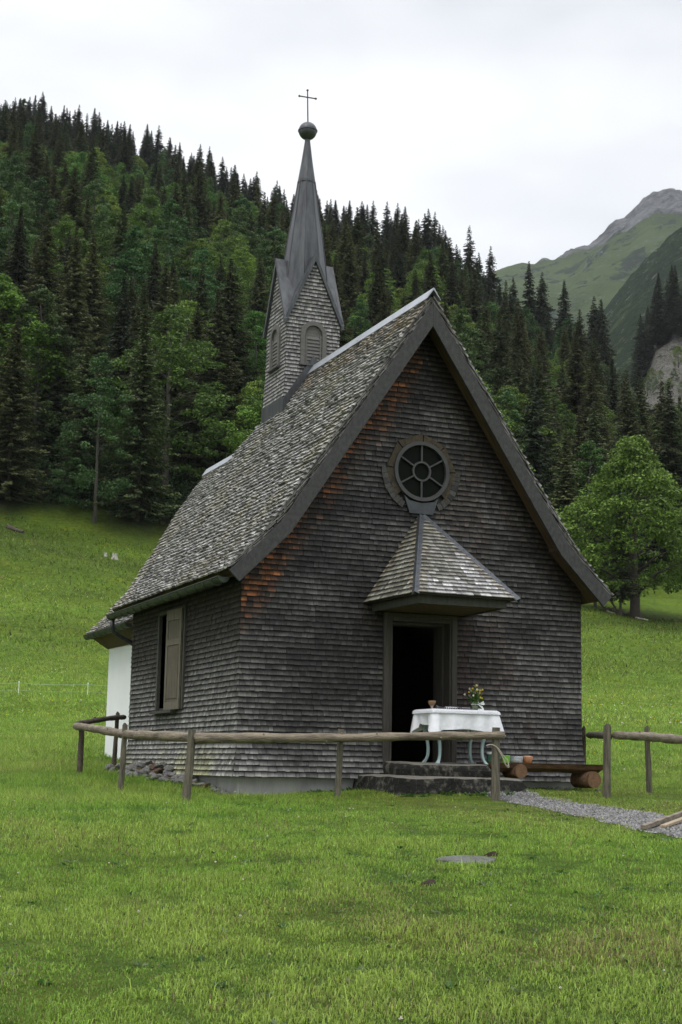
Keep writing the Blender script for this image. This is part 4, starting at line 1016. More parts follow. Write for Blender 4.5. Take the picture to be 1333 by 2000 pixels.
# electric fence in the meadow
ef = empty('electric_fence', W2(57, -12)+(float(terr(57, -12)),), 'thin white electric tape fence on slim stakes across the meadow at the left', 'fence')
ef.location = Vector(ef.location)
M_tape = mat('white_tape', (.36, .43, .40), .6); M_stake = mat('white_stake', (.75, .75, .72), .5)
sp_ = []
for u in (-260, -100, 47, 181, 330, 480):
    s = 57+u*.006; l = (u-666)/FPX*s; x, y = W2(s, l); z = float(terr(s, l)); sp_.append((x, y, z))
    b = MB(); b.tube([(x, y, z-.2), (x, y, z+.5)], .011, 6); b.box((x-.02, y-.02, z+.46), (x+.02, y+.02, z+.52)); b.build('stake', [M_stake], ef)
for h in (.18, .45):
    b = MB(); P = []
    for i in range(len(sp_)-1):
        a, c = Vector(sp_[i]), Vector(sp_[i+1])
        for k in range(6): t = k/6; P.append(tuple(a.lerp(c, t)+Vector((0, 0, h-.04*4*t*(1-t)))))
    b.tube(P, .008 if h > .3 else .005, 4); b.build('tape', [M_tape], ef)

# ------------------------------------------------------------------ rubble along the foundation
def rock_mesh(seed, r=1.0, flat=.6):
    import bmesh
    bm = bmesh.new(); bmesh.ops.create_icosphere(bm, subdivisions=3, radius=1); rr = random.Random(seed)
    pl = [(Vector((rr.gauss(0, 1), rr.gauss(0, 1), rr.gauss(0, .8))).normalized(), rr.uniform(.55, .9)) for _ in range(11)]
    for v in bm.verts:
        for n_, d in pl:
            k = v.co.dot(n_)
            if k > d: v.co -= n_*(k-d)*.92
        v.co *= 1+.04*rr.uniform(-1, 1); v.co.z *= flat
    me = bpy.data.meshes.new('rubble_stone'); bm.to_mesh(me); bm.free(); return me
rk = [rock_mesh(i, 1, .55+.1*(i % 3)) for i in range(6)]
for k, me in enumerate(rk): me.materials.append(M_bstone if k == 5 else M_stone)
def put_rock(me, x, y, z, r, label, group, name='rubble_stone'):
    o = bpy.data.objects.new(name, me); C.objects.link(o); o.location = (x, y, z); o.scale = (r*random.uniform(.8, 1.3), r*random.uniform(.7, 1.1), r*random.uniform(.7, 1.1))
    o.rotation_euler = (random.uniform(-.4, .4), random.uniform(-.4, .4), random.uniform(0, 6.28)); return tag(o, label, 'stone', group)
for i in range(80):
    t = random.random(); y = .1+4.9*t; hp = .05+.95*min(1, max(0, (t-.1)/.5))
    dx = random.uniform(.04, .12+.50*hp*(1 if t > .2 else .4)); x = -.02-dx; k = random.choice(rk[:5]) if random.random() > .1 else rk[5]
    r = random.uniform(.05, .105)*(.7+.5*hp); g = gz(x, y)
    z = g+max(0, (.24*hp)*(1-dx/.62))*random.uniform(.3, 1.0)+.01
    br = k is rk[5]
    put_rock(k, x, y, z, r, 'reddish brown rubble stone in the heap along the left side of the foundation' if br else 'grey angular rubble stone in the heap along the left side of the foundation', 'brown stones in the heap by the foundation' if br else 'grey stones in the heap by the foundation')
for i in range(16):
    x = random.uniform(.0, 1.65); y = -.06-random.uniform(0, .09); put_rock(random.choice(rk[:5]), x, y, gz(x, y)+.005, random.uniform(.03, .06), 'small grey stone in the grass along the front edge of the foundation', 'small stones along the front foundation')
for (x, y, r, lb) in [(5.0, -.85+.5, .06, 'grey stone behind the right log of the bench'), (4.72, -.55, .07, 'pale grey stone just left of the bench\'s right log'), (5.28, -.72, .05, 'small grey stone at the right foot of the bench'), (-1.62, .72, .05, 'small pale stone in the grass beside the pointed post of the left fence')]:
    put_rock(rk[1], x, y, gz(x, y)+.01, r, lb, None)

# ------------------------------------------------------------------ gravel path
path_poly = [(3.30, -.95), (3.75, -1.10), (3.75, -1.9), (3.70, -2.7), (3.62, -3.6), (3.60, -4.3), (3.70, -5.0), (3.85, -5.9), (4.1, -8.2), (2.5, -9.6), (2.05, -7.9), (2.15, -7.0), (2.05, -6.35), (2.15, -5.4), (2.15, -4.75), (2.45, -3.4), (2.75, -2.2), (2.95, -1.45)]
def in_path(X, Y, grow=0.0):
    X = np.asarray(X, float); Y = np.asarray(Y, float)
    w = fbm(X*2.3, Y*2.3, 3, 77)*.45
    ys = np.array([-9.6, -7.9, -6.35, -5.4, -4.75, -3.4, -2.2, -1.45, -.95]); lo = np.array([2.9, 2.35, 2.40, 2.55, 2.60, 2.85, 3.0, 3.05, 3.3])
    yh = np.array([-9.6, -8.2, -5.9, -5.0, -4.3, -3.6, -2.7, -1.9, -1.0]); hi = np.array([3.9, 4.1, 3.85, 3.70, 3.60, 3.62, 3.70, 3.75, 3.75])
    a = np.interp(Y, ys, lo)+w-grow; b_ = np.interp(Y, yh, hi)+w+grow
    return (Y < -.98) & (Y > -9.4) & (X > a) & (X < b_)
gx, gy = np.meshgrid(np.arange(1.8, 4.5, .06), np.arange(-9.6, -.8, .06)); ins = in_path(gx, gy, .03)
ss, ll = SL(gx, gy); zz = terr(ss, ll)+.012; ny_, nx_ = gx.shape; id_ = np.arange(ny_*nx_).reshape(ny_, nx_)
keep = ins[:-1, :-1] & ins[1:, 1:]
Fp = np.stack([id_[:-1, :-1], id_[:-1, 1:], id_[1:, 1:], id_[1:, :-1]], -1)[keep]
tag(np_mesh('path', np.stack([gx, gy, zz], -1).reshape(-1, 3), Fp, M_gravel), kind='structure')
# loose chippings
n = 24000; px_ = rng.uniform(1.7, 4.5, n); py_ = rng.uniform(-9.4, -.98, n); k = in_path(px_, py_, .08) & (rng.random(n) < .95); px_, py_ = px_[k], py_[k]; n = len(px_)
ss, ll = SL(px_, py_); pz_ = terr(ss, ll)+.014; r = rng.uniform(.007, .02, n)
tet = np.array([[1, 0, 0], [-.6, .8, 0], [-.5, -.9, 0], [.1, .1, .75]]); an = rng.uniform(0, 6.28, n); c_, s_ = np.cos(an), np.sin(an)
J = tet[None]*(1+rng.uniform(-.35, .35, (n, 4, 3))); Vx = J[..., 0]*c_[:, None]-J[..., 1]*s_[:, None]; Vy = J[..., 0]*s_[:, None]+J[..., 1]*c_[:, None]
V = np.stack([Vx*r[:, None]+px_[:, None], Vy*r[:, None]+py_[:, None], J[..., 2]*r[:, None]+pz_[:, None]], -1).reshape(-1, 3)
Fg = (np.arange(n)[:, None, None]*4+np.array([[0, 1, 3], [1, 2, 3], [2, 0, 3]])[None]).reshape(-1, 3)
gc = rng.uniform(.05, .27, n)[:, None]*np.array([1, .98, .96])
M_chip = leaf_mat('chippings', 0.0, .9, .15, 0)
tag(np_mesh('gravel', V, Fg, M_chip, col=np.repeat(gc, 4, 0)), 'loose grey gravel chippings strewn over the path', 'gravel', kind='stuff')

# boards lying at the path edge
def lying(x0, y0, x1, y1, w, t, label, name='plank', dz=0.0):
    z0, z1 = gz(x0, y0)+.02+dz, gz(x1, y1)+.03+dz; d = Vector((x1-x0, y1-y0, z1-z0)); L_ = d.length; d.normalize(); s = Vector((-d.y, d.x, 0)).normalized(); up = d.cross(s)*1
    b = MB(); P = Vector((x0, y0, z0)); q = [P, P+d*L_, P+d*L_+s*w, P+s*w]
    b.prism([tuple(v) for v in q], tuple(Vector((0, 0, t)))); return tag(b.build(name, [M_benchtop if 'pale' in label else M_rail], None, bevel=.004), label, 'plank')
lying(2.42, -6.13, 3.95, -4.75, .055, .05, 'weathered squared timber lying across the gravel path, the nearer of two')
lying(2.78, -5.98, 4.15, -4.75, .07, .03, 'pale flat plank lying behind the squared timber on the gravel path')
# flat stone and clods in the lawn
b = MB(); s0, l0 = 12.9, 1.14; x, y = W2(s0, l0); pts_ = []
M_fst = mat('sunken_stone', (.055, .06, .05), .9, col2=(.13, .13, .12), vscale=14, bump=.8, bscale=40)
P = [(x+.25*math.cos(a)*(1+.25*math.sin(3*a)+.1*math.sin(7*a)), y+.15*math.sin(a)*(1+.2*math.cos(2*a)+.15*math.cos(5*a)), gz(x, y)-.02-.03*math.sin(a)*-1) for a in np.linspace(0, 6.28, 16)[:-1]]
b.prism(P, (0, 0, .04)); tag(b.build('flat_stone', [M_fst], None, bevel=.01), 'flat grey stone slab sunk in the lawn in front of the chapel', 'stone')
M_soil = mat('dark_soil', (.05, .032, .02), .95, var=.4, vscale=20, bump=1, bscale=40)
for (s, l, r, lb) in [(13.25, 1.36, .09, 'clod of dark earth beside the flat stone in the lawn'), (11.6, .70, .08, 'clump of dead grass and soil in the lawn, nearer than the flat stone')]:
    x, y = W2(s, l); o = put_rock(rock_mesh(77+int(s)), x, y, gz(x, y)+.0, r, lb, None, 'earth_clod'); o.data.materials.append(M_soil); o['category'] = 'earth clod'

# ------------------------------------------------------------------ distant mountains
def relief(name, U, Ys, D, Df, Yf, mat_, amp, seed, nu=150, ns=70, back=1.25, pw=1.0, umin=None, umax=None):
    us = np.linspace(U[0], U[-1], nu); ts = np.linspace(0, 1, ns)
    ysil = np.interp(us, U, Ys); dd = np.interp(us, U, D); df = np.interp(us, U, Df); yf = np.interp(us, U, Yf)
    zt = CAM[2]+dd*np.tan(el_of(us, ysil)); zf = CAM[2]+df*np.tan(el_of(us, yf))
    rows = []
    for t in ts:
        s = df+(dd-df)*t; l = (us-666)/FPX*s; z = zf+(zt-zf)*t**pw
        n = fbm(l/amp[1], s/amp[1], 6, seed); r = 1-np.abs(fbm(l/amp[1]*1.7+5, s/amp[1]*.7, 4, seed+5))*3
        z = z+amp[0]*(n*1.4+(r-.6)*.5)*np.minimum(1, t*3)*(0.35+.65*min(1, (1-t)*5))
        z = z+amp[0]*.16*(1-np.abs(fbm(l/amp[1]*6, s/amp[1]*6, 5, seed+9))*4)*t
        x, y = W2(s, l); rows.append(np.stack([x, y, z], -1))
    for k in (1, 2):
        s = dd*(1+(back-1)*k/2); l = (us-666)/FPX*s; x, y = W2(s, l); rows.append(np.stack([x, y, zt*(1-.35*k)], -1))
    V = np.array(rows); h, w = V.shape[:2]; i_ = np.arange(h*w).reshape(h, w)
    F4 = np.stack([i_[:-1, :-1], i_[:-1, 1:], i_[1:, 1:], i_[1:, :-1]], -1).reshape(-1, 4)
    return tag(np_mesh(name, V.reshape(-1, 3), F4, mat_, smooth=True), kind='structure')
def mountain_mat(name, grass, shrub, rock, hmax, hr, sc, rockbias=0.0, shrubbias=0.0):
    M = bpy.data.materials.new(name); M.use_nodes = True; t = M.node_tree; p = t.nodes['Principled BSDF']; p.inputs['Roughness'].default_value = 1; p.inputs['Specular IOR Level'].default_value = 0
    n = lambda k: t.nodes.new(k); l = t.links.new; g = n('ShaderNodeNewGeometry'); sx = n('ShaderNodeSeparateXYZ'); l(g.outputs['Position'], sx.inputs[0])
    def noise(scale, d=8, rg=.6, dist=0):
        q = n('ShaderNodeTexNoise'); q.inputs['Scale'].default_value = scale; q.inputs['Detail'].default_value = d; q.inputs['Roughness'].default_value = rg; q.inputs['Distortion'].default_value = dist; l(g.outputs['Position'], q.inputs['Vector']); return q
    def ramp(src, a, b, c0, c1):
        r = n('ShaderNodeValToRGB'); r.color_ramp.elements[0].position = a; r.color_ramp.elements[1].position = b; r.color_ramp.elements[0].color = (*c0, 1); r.color_ramp.elements[1].color = (*c1, 1); l(src, r.inputs[0]); return r
    def mixn(f, a, b): m_ = n('ShaderNodeMix'); m_.data_type = 'RGBA'; l(f, m_.inputs[0]); l(a, m_.inputs[6]); l(b, m_.inputs[7]); return m_.outputs[2]
    gr = ramp(noise(sc*1.2).outputs['Fac'], .35, .65, tuple(c*.75 for c in grass), tuple(c*1.25 for c in grass))
    sh = ramp(noise(sc*14, 6, .8).outputs['Fac'], .35, .65, tuple(c*.5 for c in shrub), tuple(c*1.5 for c in shrub))
    rk_ = ramp(noise(sc*5, 10, .75, 1.5).outputs['Fac'], .35, .62, tuple(c*.35 for c in rock), tuple(c*1.5 for c in rock))
    W0 = (0, 0, 0); W1 = (1, 1, 1)
    f1 = ramp(noise(sc*2.2, 12, .72, .6).outputs['Fac'], .52-shrubbias, .56-shrubbias, W0, W1); c = mixn(f1.outputs[0], gr.outputs[0], sh.outputs[0])
    ad = n('ShaderNodeMath'); ad.operation = 'MULTIPLY_ADD'; ad.inputs[1].default_value = 1/(hr); mm = n('ShaderNodeMath'); mm.operation = 'SUBTRACT'; mm.inputs[1].default_value = hmax; l(sx.outputs[2], mm.inputs[0]); l(mm.outputs[0], ad.inputs[0])
    nz2 = noise(sc*2.5, 9, .7, .6); l(nz2.outputs['Fac'], ad.inputs[2]); f2 = ramp(ad.outputs[0], .50-rockbias, .56-rockbias, W0, W1)
    c = mixn(f2.outputs[0], c, rk_.outputs[0])
    f3 = ramp(noise(sc*4.5, 13, .78, 1.2).outputs['Fac'], .57, .62, W0, (.75, .75, .75)); c = mixn(f3.outputs[0], c, rk_.outputs[0]); l(c, p.inputs['Base Color'])
    b = n('ShaderNodeBump'); b.inputs['Strength'].default_value = 1; b.inputs['Distance'].default_value = .9/sc*.12; l(noise(sc*5, 14, .8, .8).outputs['Fac'], b.inputs['Height']); l(b.outputs[0], p.inputs['Normal'])
    return M
M_mt = mountain_mat('alpine_slope', (.080, .112, .040), (.028, .042, .026), (.15, .152, .156), 1065, 190, .0045, 0, -.02)
relief('mountain', [880, 985, 1020, 1050, 1100, 1130, 1180, 1215, 1240, 1262, 1290, 1333, 1400, 1500, 1700, 2000], [600, 530, 518, 510, 505, 494, 470, 442, 428, 408, 388, 379, 388, 430, 560, 700], [3000]*16, [1700]*16, [760]*16, M_mt, (75, 300), 5, 320, 160)
M_mt2 = mountain_mat('wooded_slope', (.060, .085, .034), (.026, .040, .022), (.17, .165, .155), 620, 700, .011, -.02, .12)
relief('hill', [1080, 1130, 1160, 1185, 1205, 1240, 1270, 1300, 1333, 1400, 1600, 2000], [800, 730, 660, 622, 596, 552, 520, 494, 462, 410, 330, 300], [1350]*12, [800]*12, [860]*12, M_mt2, (30, 120), 15, 260, 150)
M_scree = mountain_mat('scree', (.05, .07, .025), (.03, .04, .02), (.11, .105, .095), 60, 900, .16, .02, .05)
relief('knoll', [1180, 1260, 1280, 1296, 1333, 1420, 1600, 2000], [900, 760, 700, 660, 640, 650, 700, 760], [540]*8, [440]*8, [800]*8, M_scree, (9, 26), 25, 220, 90)

# ------------------------------------------------------------------ trees
def quads_from(P, A, B):
    """P centre, A half-length vector, B half-width vector -> kite-shaped leaves"""
    V = np.stack([P-A, P+B, P+A, P-B], 1).reshape(-1, 3); n = len(P)
    return V, np.arange(4*n).reshape(-1, 4)
def unit(v): return v/np.maximum(np.linalg.norm(v, axis=-1, keepdims=True), 1e-9)
def spruce(seed, H=25, Rm=3.7, z0=.04, col=(.020, .036, .014), dens=1.25, droop=.35, tipcol=1.5, sparse=0):
    r = np.random.default_rng(seed); Pc, A_, B_, Cc = [], [], [], []
    z = H*z0
    while z < H*.985:
        t = (z-H*z0)/(H*(1-z0)); R0 = (Rm*1.25*(1-t)**.88+.10)*(.85+.15*math.sin(t*30+seed))*(min(1, .7+t*4))
        nb = int((7 if t < .75 else 5)*dens)+1
        for b in range(nb):
            a = r.uniform(0, 6.283); Lb = max(.25-.2*t**7, R0*r.uniform(.62, 1.12))
            if sparse and r.random() < sparse: continue
            k = max(2, int(Lb/.20)); f = (np.arange(k)+.5)/k
            dr = droop*(1-t*.7)
            rad = Lb*f; zz = z-dr*Lb*f*1.2+dr*Lb*.55*f**2.5+r.normal(0, .05, k)
            wob = r.normal(0, .10, k)*Lb*.18
            c = np.stack([rad*math.cos(a)-wob*math.sin(a), rad*math.sin(a)+wob*math.cos(a), zz], -1)
            for s in (-1, 1, 0):
                side = a+s*r.uniform(.5, .95)
                ln = (1-.62*t**7)*(.34 if s else .26)*(1-.35*f)*r.uniform(.8, 1.35, k)*(.5+.5*min(1, Lb/1.5))
                d = np.stack([np.cos(side)*np.ones(k), np.sin(side)*np.ones(k), -r.uniform(.15, .75, k)], -1); d = unit(d)
                w = unit(np.cross(d, np.stack([r.normal(0, .4, k), r.normal(0, .4, k), np.ones(k)], -1)))*(.115)*r.uniform(.7, 1.3, k)[:, None]
                Pc.append(c+d*ln[:, None]*.6); A_.append(d*ln[:, None]); B_.append(w)
                tip = (f**2)[:, None]
                Cc.append(np.array(col)*(1+(tipcol-1)*tip)*r.uniform(.75, 1.25))
        z += r.uniform(.28, .5)*(1 if t < .8 else .7)
    V, F = quads_from(np.concatenate(Pc), np.concatenate(A_), np.concatenate(B_)); Cl = np.repeat(np.concatenate(Cc), 4, 0)
    return V, F, Cl
def broadleaf(seed, H=20, Rm=5.0, zc=.55, nblob=110, per=105, leaf=.14, col=(.06, .115, .022), lo=.10, pointy=.6):
    r = np.random.default_rng(seed); Pc, A_, B_, Cc = [], [], [], []
    for i in range(nblob):
        t = r.beta(1.25, 1.15); z = H*(lo+(1-lo)*t)
        # crown outline: full below, narrowing upwards to a rounded point
        prof_ = (math.sin(math.pi*min(1, (t*.80+.18)))**.75)*(1-pointy*max(0, t-.45)); a = r.uniform(0, 6.283)
        lob = 1+.22*math.sin(a*3+seed+t*5)+.15*math.sin(a*5+t*11+seed*2)
        q = Rm*prof_*lob*(r.uniform(.55, 1)**.5); br = r.uniform(.55, 1.15)*(.6+.4*prof_)*Rm/5
        c = np.array([q*math.cos(a), q*math.sin(a), z])
        u = unit(r.normal(size=(per, 3))); u[:, 2] = np.abs(u[:, 2])*np.where(r.random(per) < .75, 1, -1)
        P = c+u*br*np.array([1.15, 1.15, .62])*r.uniform(.6, 1.05, (per, 1))
        nrm = unit(u*.5+r.normal(size=(per, 3))*.55+np.array([0, 0, .7])); d = unit(np.cross(nrm, r.normal(size=(per, 3)))); w = np.cross(nrm, d)
        sz = leaf*r.uniform(.6, 1.35, (per, 1)); Pc.append(P); A_.append(d*sz); B_.append(w*sz*.62)
        Cc.append(np.array(col)*r.uniform(.7, 1.35)*np.ones((per, 3))*(1+.25*u[:, 2:3]*0))
    V, F = quads_from(np.concatenate(Pc), np.concatenate(A_), np.concatenate(B_))
    return V, F, np.repeat(np.concatenate(Cc), 4, 0)
def trunk_mb(H, r0, r1, seed, limbs=0, Rm=4, lo=.2, top=.93):
    rr = random.Random(seed); b = MB(); n = 8
    P = [(rr.uniform(-.1, .1)*i/n*2, rr.uniform(-.1, .1)*i/n*2, -1+(H*top+1)*i/n) for i in range(n+1)]
    b.tube(P, [r0*(1.35 if i == 0 else 1)*(1-i/n)+r1*i/n for i in range(n+1)], 7)
    for k in range(limbs):
        t = rr.uniform(lo, .8); a = rr.uniform(0, 6.28); z = H*t; L_ = Rm*(1-t)*1.1+.5
        q = [(0, 0, z), (L_*.45*math.cos(a), L_*.45*math.sin(a), z+L_*.35), (L_*math.cos(a+.2), L_*math.sin(a+.2), z+L_*.6)]
        b.tube(q, [r0*.42*(1-t), r0*.25*(1-t), .03], 5)
    return b
protos = {}
def make_tree(name, cat, VFC, tm, bark, H):
    root = bpy.data.objects.new(name, None); C.objects.link(root); root['category'] = cat
    V, F, Cl = VFC; cr_ = np_mesh('crown', V, F, M_leaf, root, col=Cl); tr = tm.build('trunk', [bark], None, smooth=True); tr.parent = root
    root['h'] = H; return root
def place_tree(proto, x, y, z, sc, rz, label, group, used=set()):
    if proto.name in used:
        o = proto.copy(); C.objects.link(o)
        for ch in proto.children:
            c_ = ch.copy(); C.objects.link(c_); c_.parent = o
    else: o = proto; used.add(proto.name)
    o.location = (x, y, z); o.scale = (sc*random.uniform(.88, 1.15), sc*random.uniform(.88, 1.15), sc); o.rotation_euler = (0, 0, rz); o['label'] = label
    if group: o['group'] = group
    elif 'group' in o: del o['group']
    return o
DK, MD = (.036, .045, .024), (.052, .062, .025)
SPR = [make_tree('spruce_tree', 'tree', spruce(1, 26, 5.0, col=DK), trunk_mb(26, .32, .03, 1), M_barks, 26), make_tree('spruce_tree', 'tree', spruce(2, 25, 4.5, col=DK, droop=.5), trunk_mb(25, .3, .03, 2), M_barks, 25),
       make_tree('olive_spruce_tree', 'tree', spruce(3, 27, 5.6, col=MD, droop=.3), trunk_mb(27, .34, .03, 3), M_barks, 27), make_tree('spruce_tree', 'tree', spruce(4, 24, 3.9, z0=.16, col=DK, sparse=.35, droop=.55), trunk_mb(24, .27, .03, 4), M_barkp, 24),
       make_tree('olive_spruce_tree', 'tree', spruce(5, 26, 5.2, col=(.055, .066, .026), droop=.42, tipcol=1.9), trunk_mb(26, .3, .03, 5), M_barks, 26)]
G1, G2, G3 = (.072, .135, .026), (.110, .185, .030), (.052, .100, .030)
BRD = [make_tree('beech_tree', 'tree', broadleaf(11, 20, 5.8, nblob=170, col=G1), trunk_mb(21, .35, .05, 11, 10), M_barkp, 21), make_tree('beech_tree', 'tree', broadleaf(12, 19, 5.3, nblob=150, col=G2, pointy=.85), trunk_mb(19, .3, .05, 12, 10), M_barkp, 19),
       make_tree('beech_tree', 'tree', broadleaf(13, 22, 5.0, nblob=150, col=G3, pointy=.95), trunk_mb(22, .3, .05, 13, 10), M_barkp, 22), make_tree('beech_tree', 'tree', broadleaf(14, 17, 6.2, nblob=170, col=G2, pointy=.5), trunk_mb(18, .35, .05, 14, 12), M_barkp, 18)]
# the wood on the slope: jittered rows, 300 of a kind at most
tr_ = random.Random(5); cand = []
STEP = 8.0; s = 148
while s < 575:
    lmax = (1430-666)/FPX*s; lmin = (-70-666)/FPX*s; l = lmin+tr_.uniform(0, STEP)
    while l < lmax:
        ss_ = s+tr_.uniform(-.42, .42)*STEP; l2 = l+tr_.uniform(-.35, .35)*STEP; u = 666+FPX*l2/ss_
        d1 = float(np.interp(u, FT_U, FT_D)); d2 = float(np.interp(u, CR_U, CR_D))
        if ss_ > d1+1 and ss_ < d2+9:
            cand.append((ss_, l2, u, (ss_-d1)/(d2-d1)))
            if (ss_-d1)/(d2-d1) > .93 and tr_.random() < .45: cand.append((ss_+tr_.uniform(-3, 3), l2+4.5, u, (ss_-d1)/(d2-d1)))
        l += STEP*tr_.uniform(.85, 1.2)
    s += STEP*(.86+.35*max(0, (s-200)/350))
cntS = cntB = cntF = 0
def hidden(s, l, u, t):                       # wholly behind the chapel, even from a step to the side
    z = float(terr(s, l))+22; y = 1000-FPX*math.tan(math.atan2(z-CAM[2], s)-PITCH)
    roofy = 572+(843-u)*.85 if u < 843 else 572+(u-843)*1.72
    return 470 < u < 1120 and y > roofy+75
cand = [q for q in cand if not hidden(*q)]
tr_.shuffle(cand); cand.sort(key=lambda q: q[3] < .86)
for (s, l, u, t) in cand:
    x, y = W2(s, l); z = float(terr(s, l))
    n = float(fbm(np.array(s/45.), np.array(l/38.), 3, 91))
    pS = .97 if t > .66 else .50+(.30 if t < .16 else 0)-n*1.8
    if u > 1000: pS -= .08
    if t > .5 and t <= .72: pS -= .12
    if tr_.random() < pS or cntB >= 300:
        olive_spruce = t <= .66 and (tr_.random() < .55 or cntS >= 300)  # broad olive form of the same spruce, counted apart
        if (cntF if olive_spruce else cntS) >= 300: continue
        if olive_spruce: cntF += 1
        else: cntS += 1
        pr = SPR[tr_.choice([2, 4])] if olive_spruce else SPR[tr_.choice([0, 1, 0, 1, 3])]; sc = tr_.uniform(.66, 1.0) if t > .72 else tr_.uniform(.62, 1.02)
        if u > 880 and t > .72: sc *= 1.0
        if t > .93: lb, gp = 'dark spruce on the skyline of the wooded ridge', 'spruces on the skyline'
        elif t > .6: lb, gp = 'dark spruce high on the wooded slope, below the skyline', 'spruces on the upper slope'
        elif t > .2: lb, gp = 'dark spruce among green leafy trees on the middle of the slope', 'spruces on the middle slope'
        else: lb, gp = 'tall dark spruce at the foot of the wood, above the meadow', 'spruces at the foot of the wood'
        if olive_spruce: lb = lb.replace('dark spruce', 'broad olive green spruce').replace('spruces', 'spruces'); gp = gp.replace('spruces', 'firs')  # the 'firs' groups hold the olive form of the same spruce
    else:
        cntB += 1; pr = BRD[tr_.choice([0, 1, 2, 3])]; sc = tr_.uniform(.72, 1.12)*(.88 if t > .5 else 1)
        if t > .5: lb, gp = 'green leafy tree under the dark spruces of the upper slope', 'leafy trees on the upper slope'
        elif t > .2: lb, gp = 'bright green leafy tree on the middle of the wooded slope', 'leafy trees on the middle slope'
        else: lb, gp = 'green leafy tree at the foot of the wood, above the meadow', 'leafy trees at the foot of the wood'
    place_tree(pr, x, y, z-.3, sc, tr_.uniform(0, 6.28), lb, gp)
open('/tmp/cnt.txt', 'w').write(str((len(cand), cntS, cntF, cntB)))
# spruces on the knoll at the right edge
for i in range(16):
    u = 1262+i*9+tr_.uniform(-6, 6); s = 505+tr_.uniform(0, 30); l = (u-666)/FPX*s; x, y = W2(s, l)
    z = CAM[2]+520*math.tan(float(el_of(u, np.interp(u, [1260, 1280, 1296, 1333, 1420], [770, 700, 668, 650, 660]))))
    place_tree(SPR[i % 2], x, y, z-2, tr_.uniform(.75, 1.15), tr_.uniform(0, 6.28), 'dark spruce on the rocky knoll under the far mountain', 'spruces on the rocky knoll')
for u, s, k in ((1322, 292, 1), (1352, 300, 0), (1300, 300, 3)):
    l = (u-666)/FPX*s; x, y = W2(s, l); place_tree(BRD[k], x, y, float(terr(s, l))-.5, .62, u*.7, 'fresh green leafy tree below the grey scree at the right edge', 'leafy trees below the scree')
for i in range(9):
    u = 1278+i*9; s = 452+tr_.uniform(0, 30); l = (u-666)/FPX*s; x, y = W2(s, l); z = CAM[2]+s*math.tan(float(el_of(u, 772-tr_.uniform(0, 75)*(1 if i % 2 else .2))))
    place_tree(BRD[i % 4], x, y, z-2, tr_.uniform(.2, .4), tr_.uniform(0, 6.28), 'small green bush growing on the grey scree at the right edge', 'bushes on the scree')
for u, yt, s, k, lb in ((918, 438, 425, 3, 'thin ragged spruce standing tallest on the skyline, just left of the mountain'), (962, 478, 420, 0, 'dark spruce standing free on the skyline, second from the mountain meadow'), (1040, 508, 402, 1, 'tall spruce before the left end of the far green mountain'),
                        (1067, 528, 400, 0, 'spruce close to the right of the tall one before the mountain'), (1112, 545, 388, 1, 'pointed spruce before the middle of the green mountain slope'), (1172, 575, 375, 0, 'left one of two broad spruces before the dark wooded hill'), (1186, 582, 372, 1, 'right one of two broad spruces before the dark wooded hill')):
    l = (u-666)/FPX*s; x, y = W2(s, l); zt = CAM[2]+s*math.tan(float(el_of(u, yt))); z = float(terr(s, l)); h = zt-z; sc = min(max(h/26., .5), 1.5); place_tree(SPR[k], x, y, zt-SPR[k]['h']*sc, sc, u*.3, lb, None)
# single trees that stand out
def at_px(u, y, s): l = (u-666)/FPX*s; x, y_ = W2(s, l); return x, y_, float(terr(s, l))
big = make_tree('maple_tree', 'tree', broadleaf(31, 17.5, 6.3, nblob=330, per=95, leaf=.16, col=(.105, .190, .030), lo=.15, pointy=.75), trunk_mb(16, .62, .06, 31, 16, 5.5, .12), M_barks, 17)
u = 1246; s = 150
x, y, z = at_px(u, 0, s); place_tree(big, x, y, z-.3, 1.07, .6, 'big round leafy tree standing alone on the meadow at the right', None)
edge = make_tree('maple_tree', 'tree', broadleaf(32, 17, 5.6, nblob=260, per=90, leaf=.17, col=(.055, .13, .018), lo=.12, pointy=.5), trunk_mb(16, .4, .06, 32, 12), M_barks, 17)
x, y, z = at_px(-45, 0, 165); place_tree(edge, x, y, z-.3, 1.15, 1.6, 'bright green leafy tree at the left edge of the photograph', None)

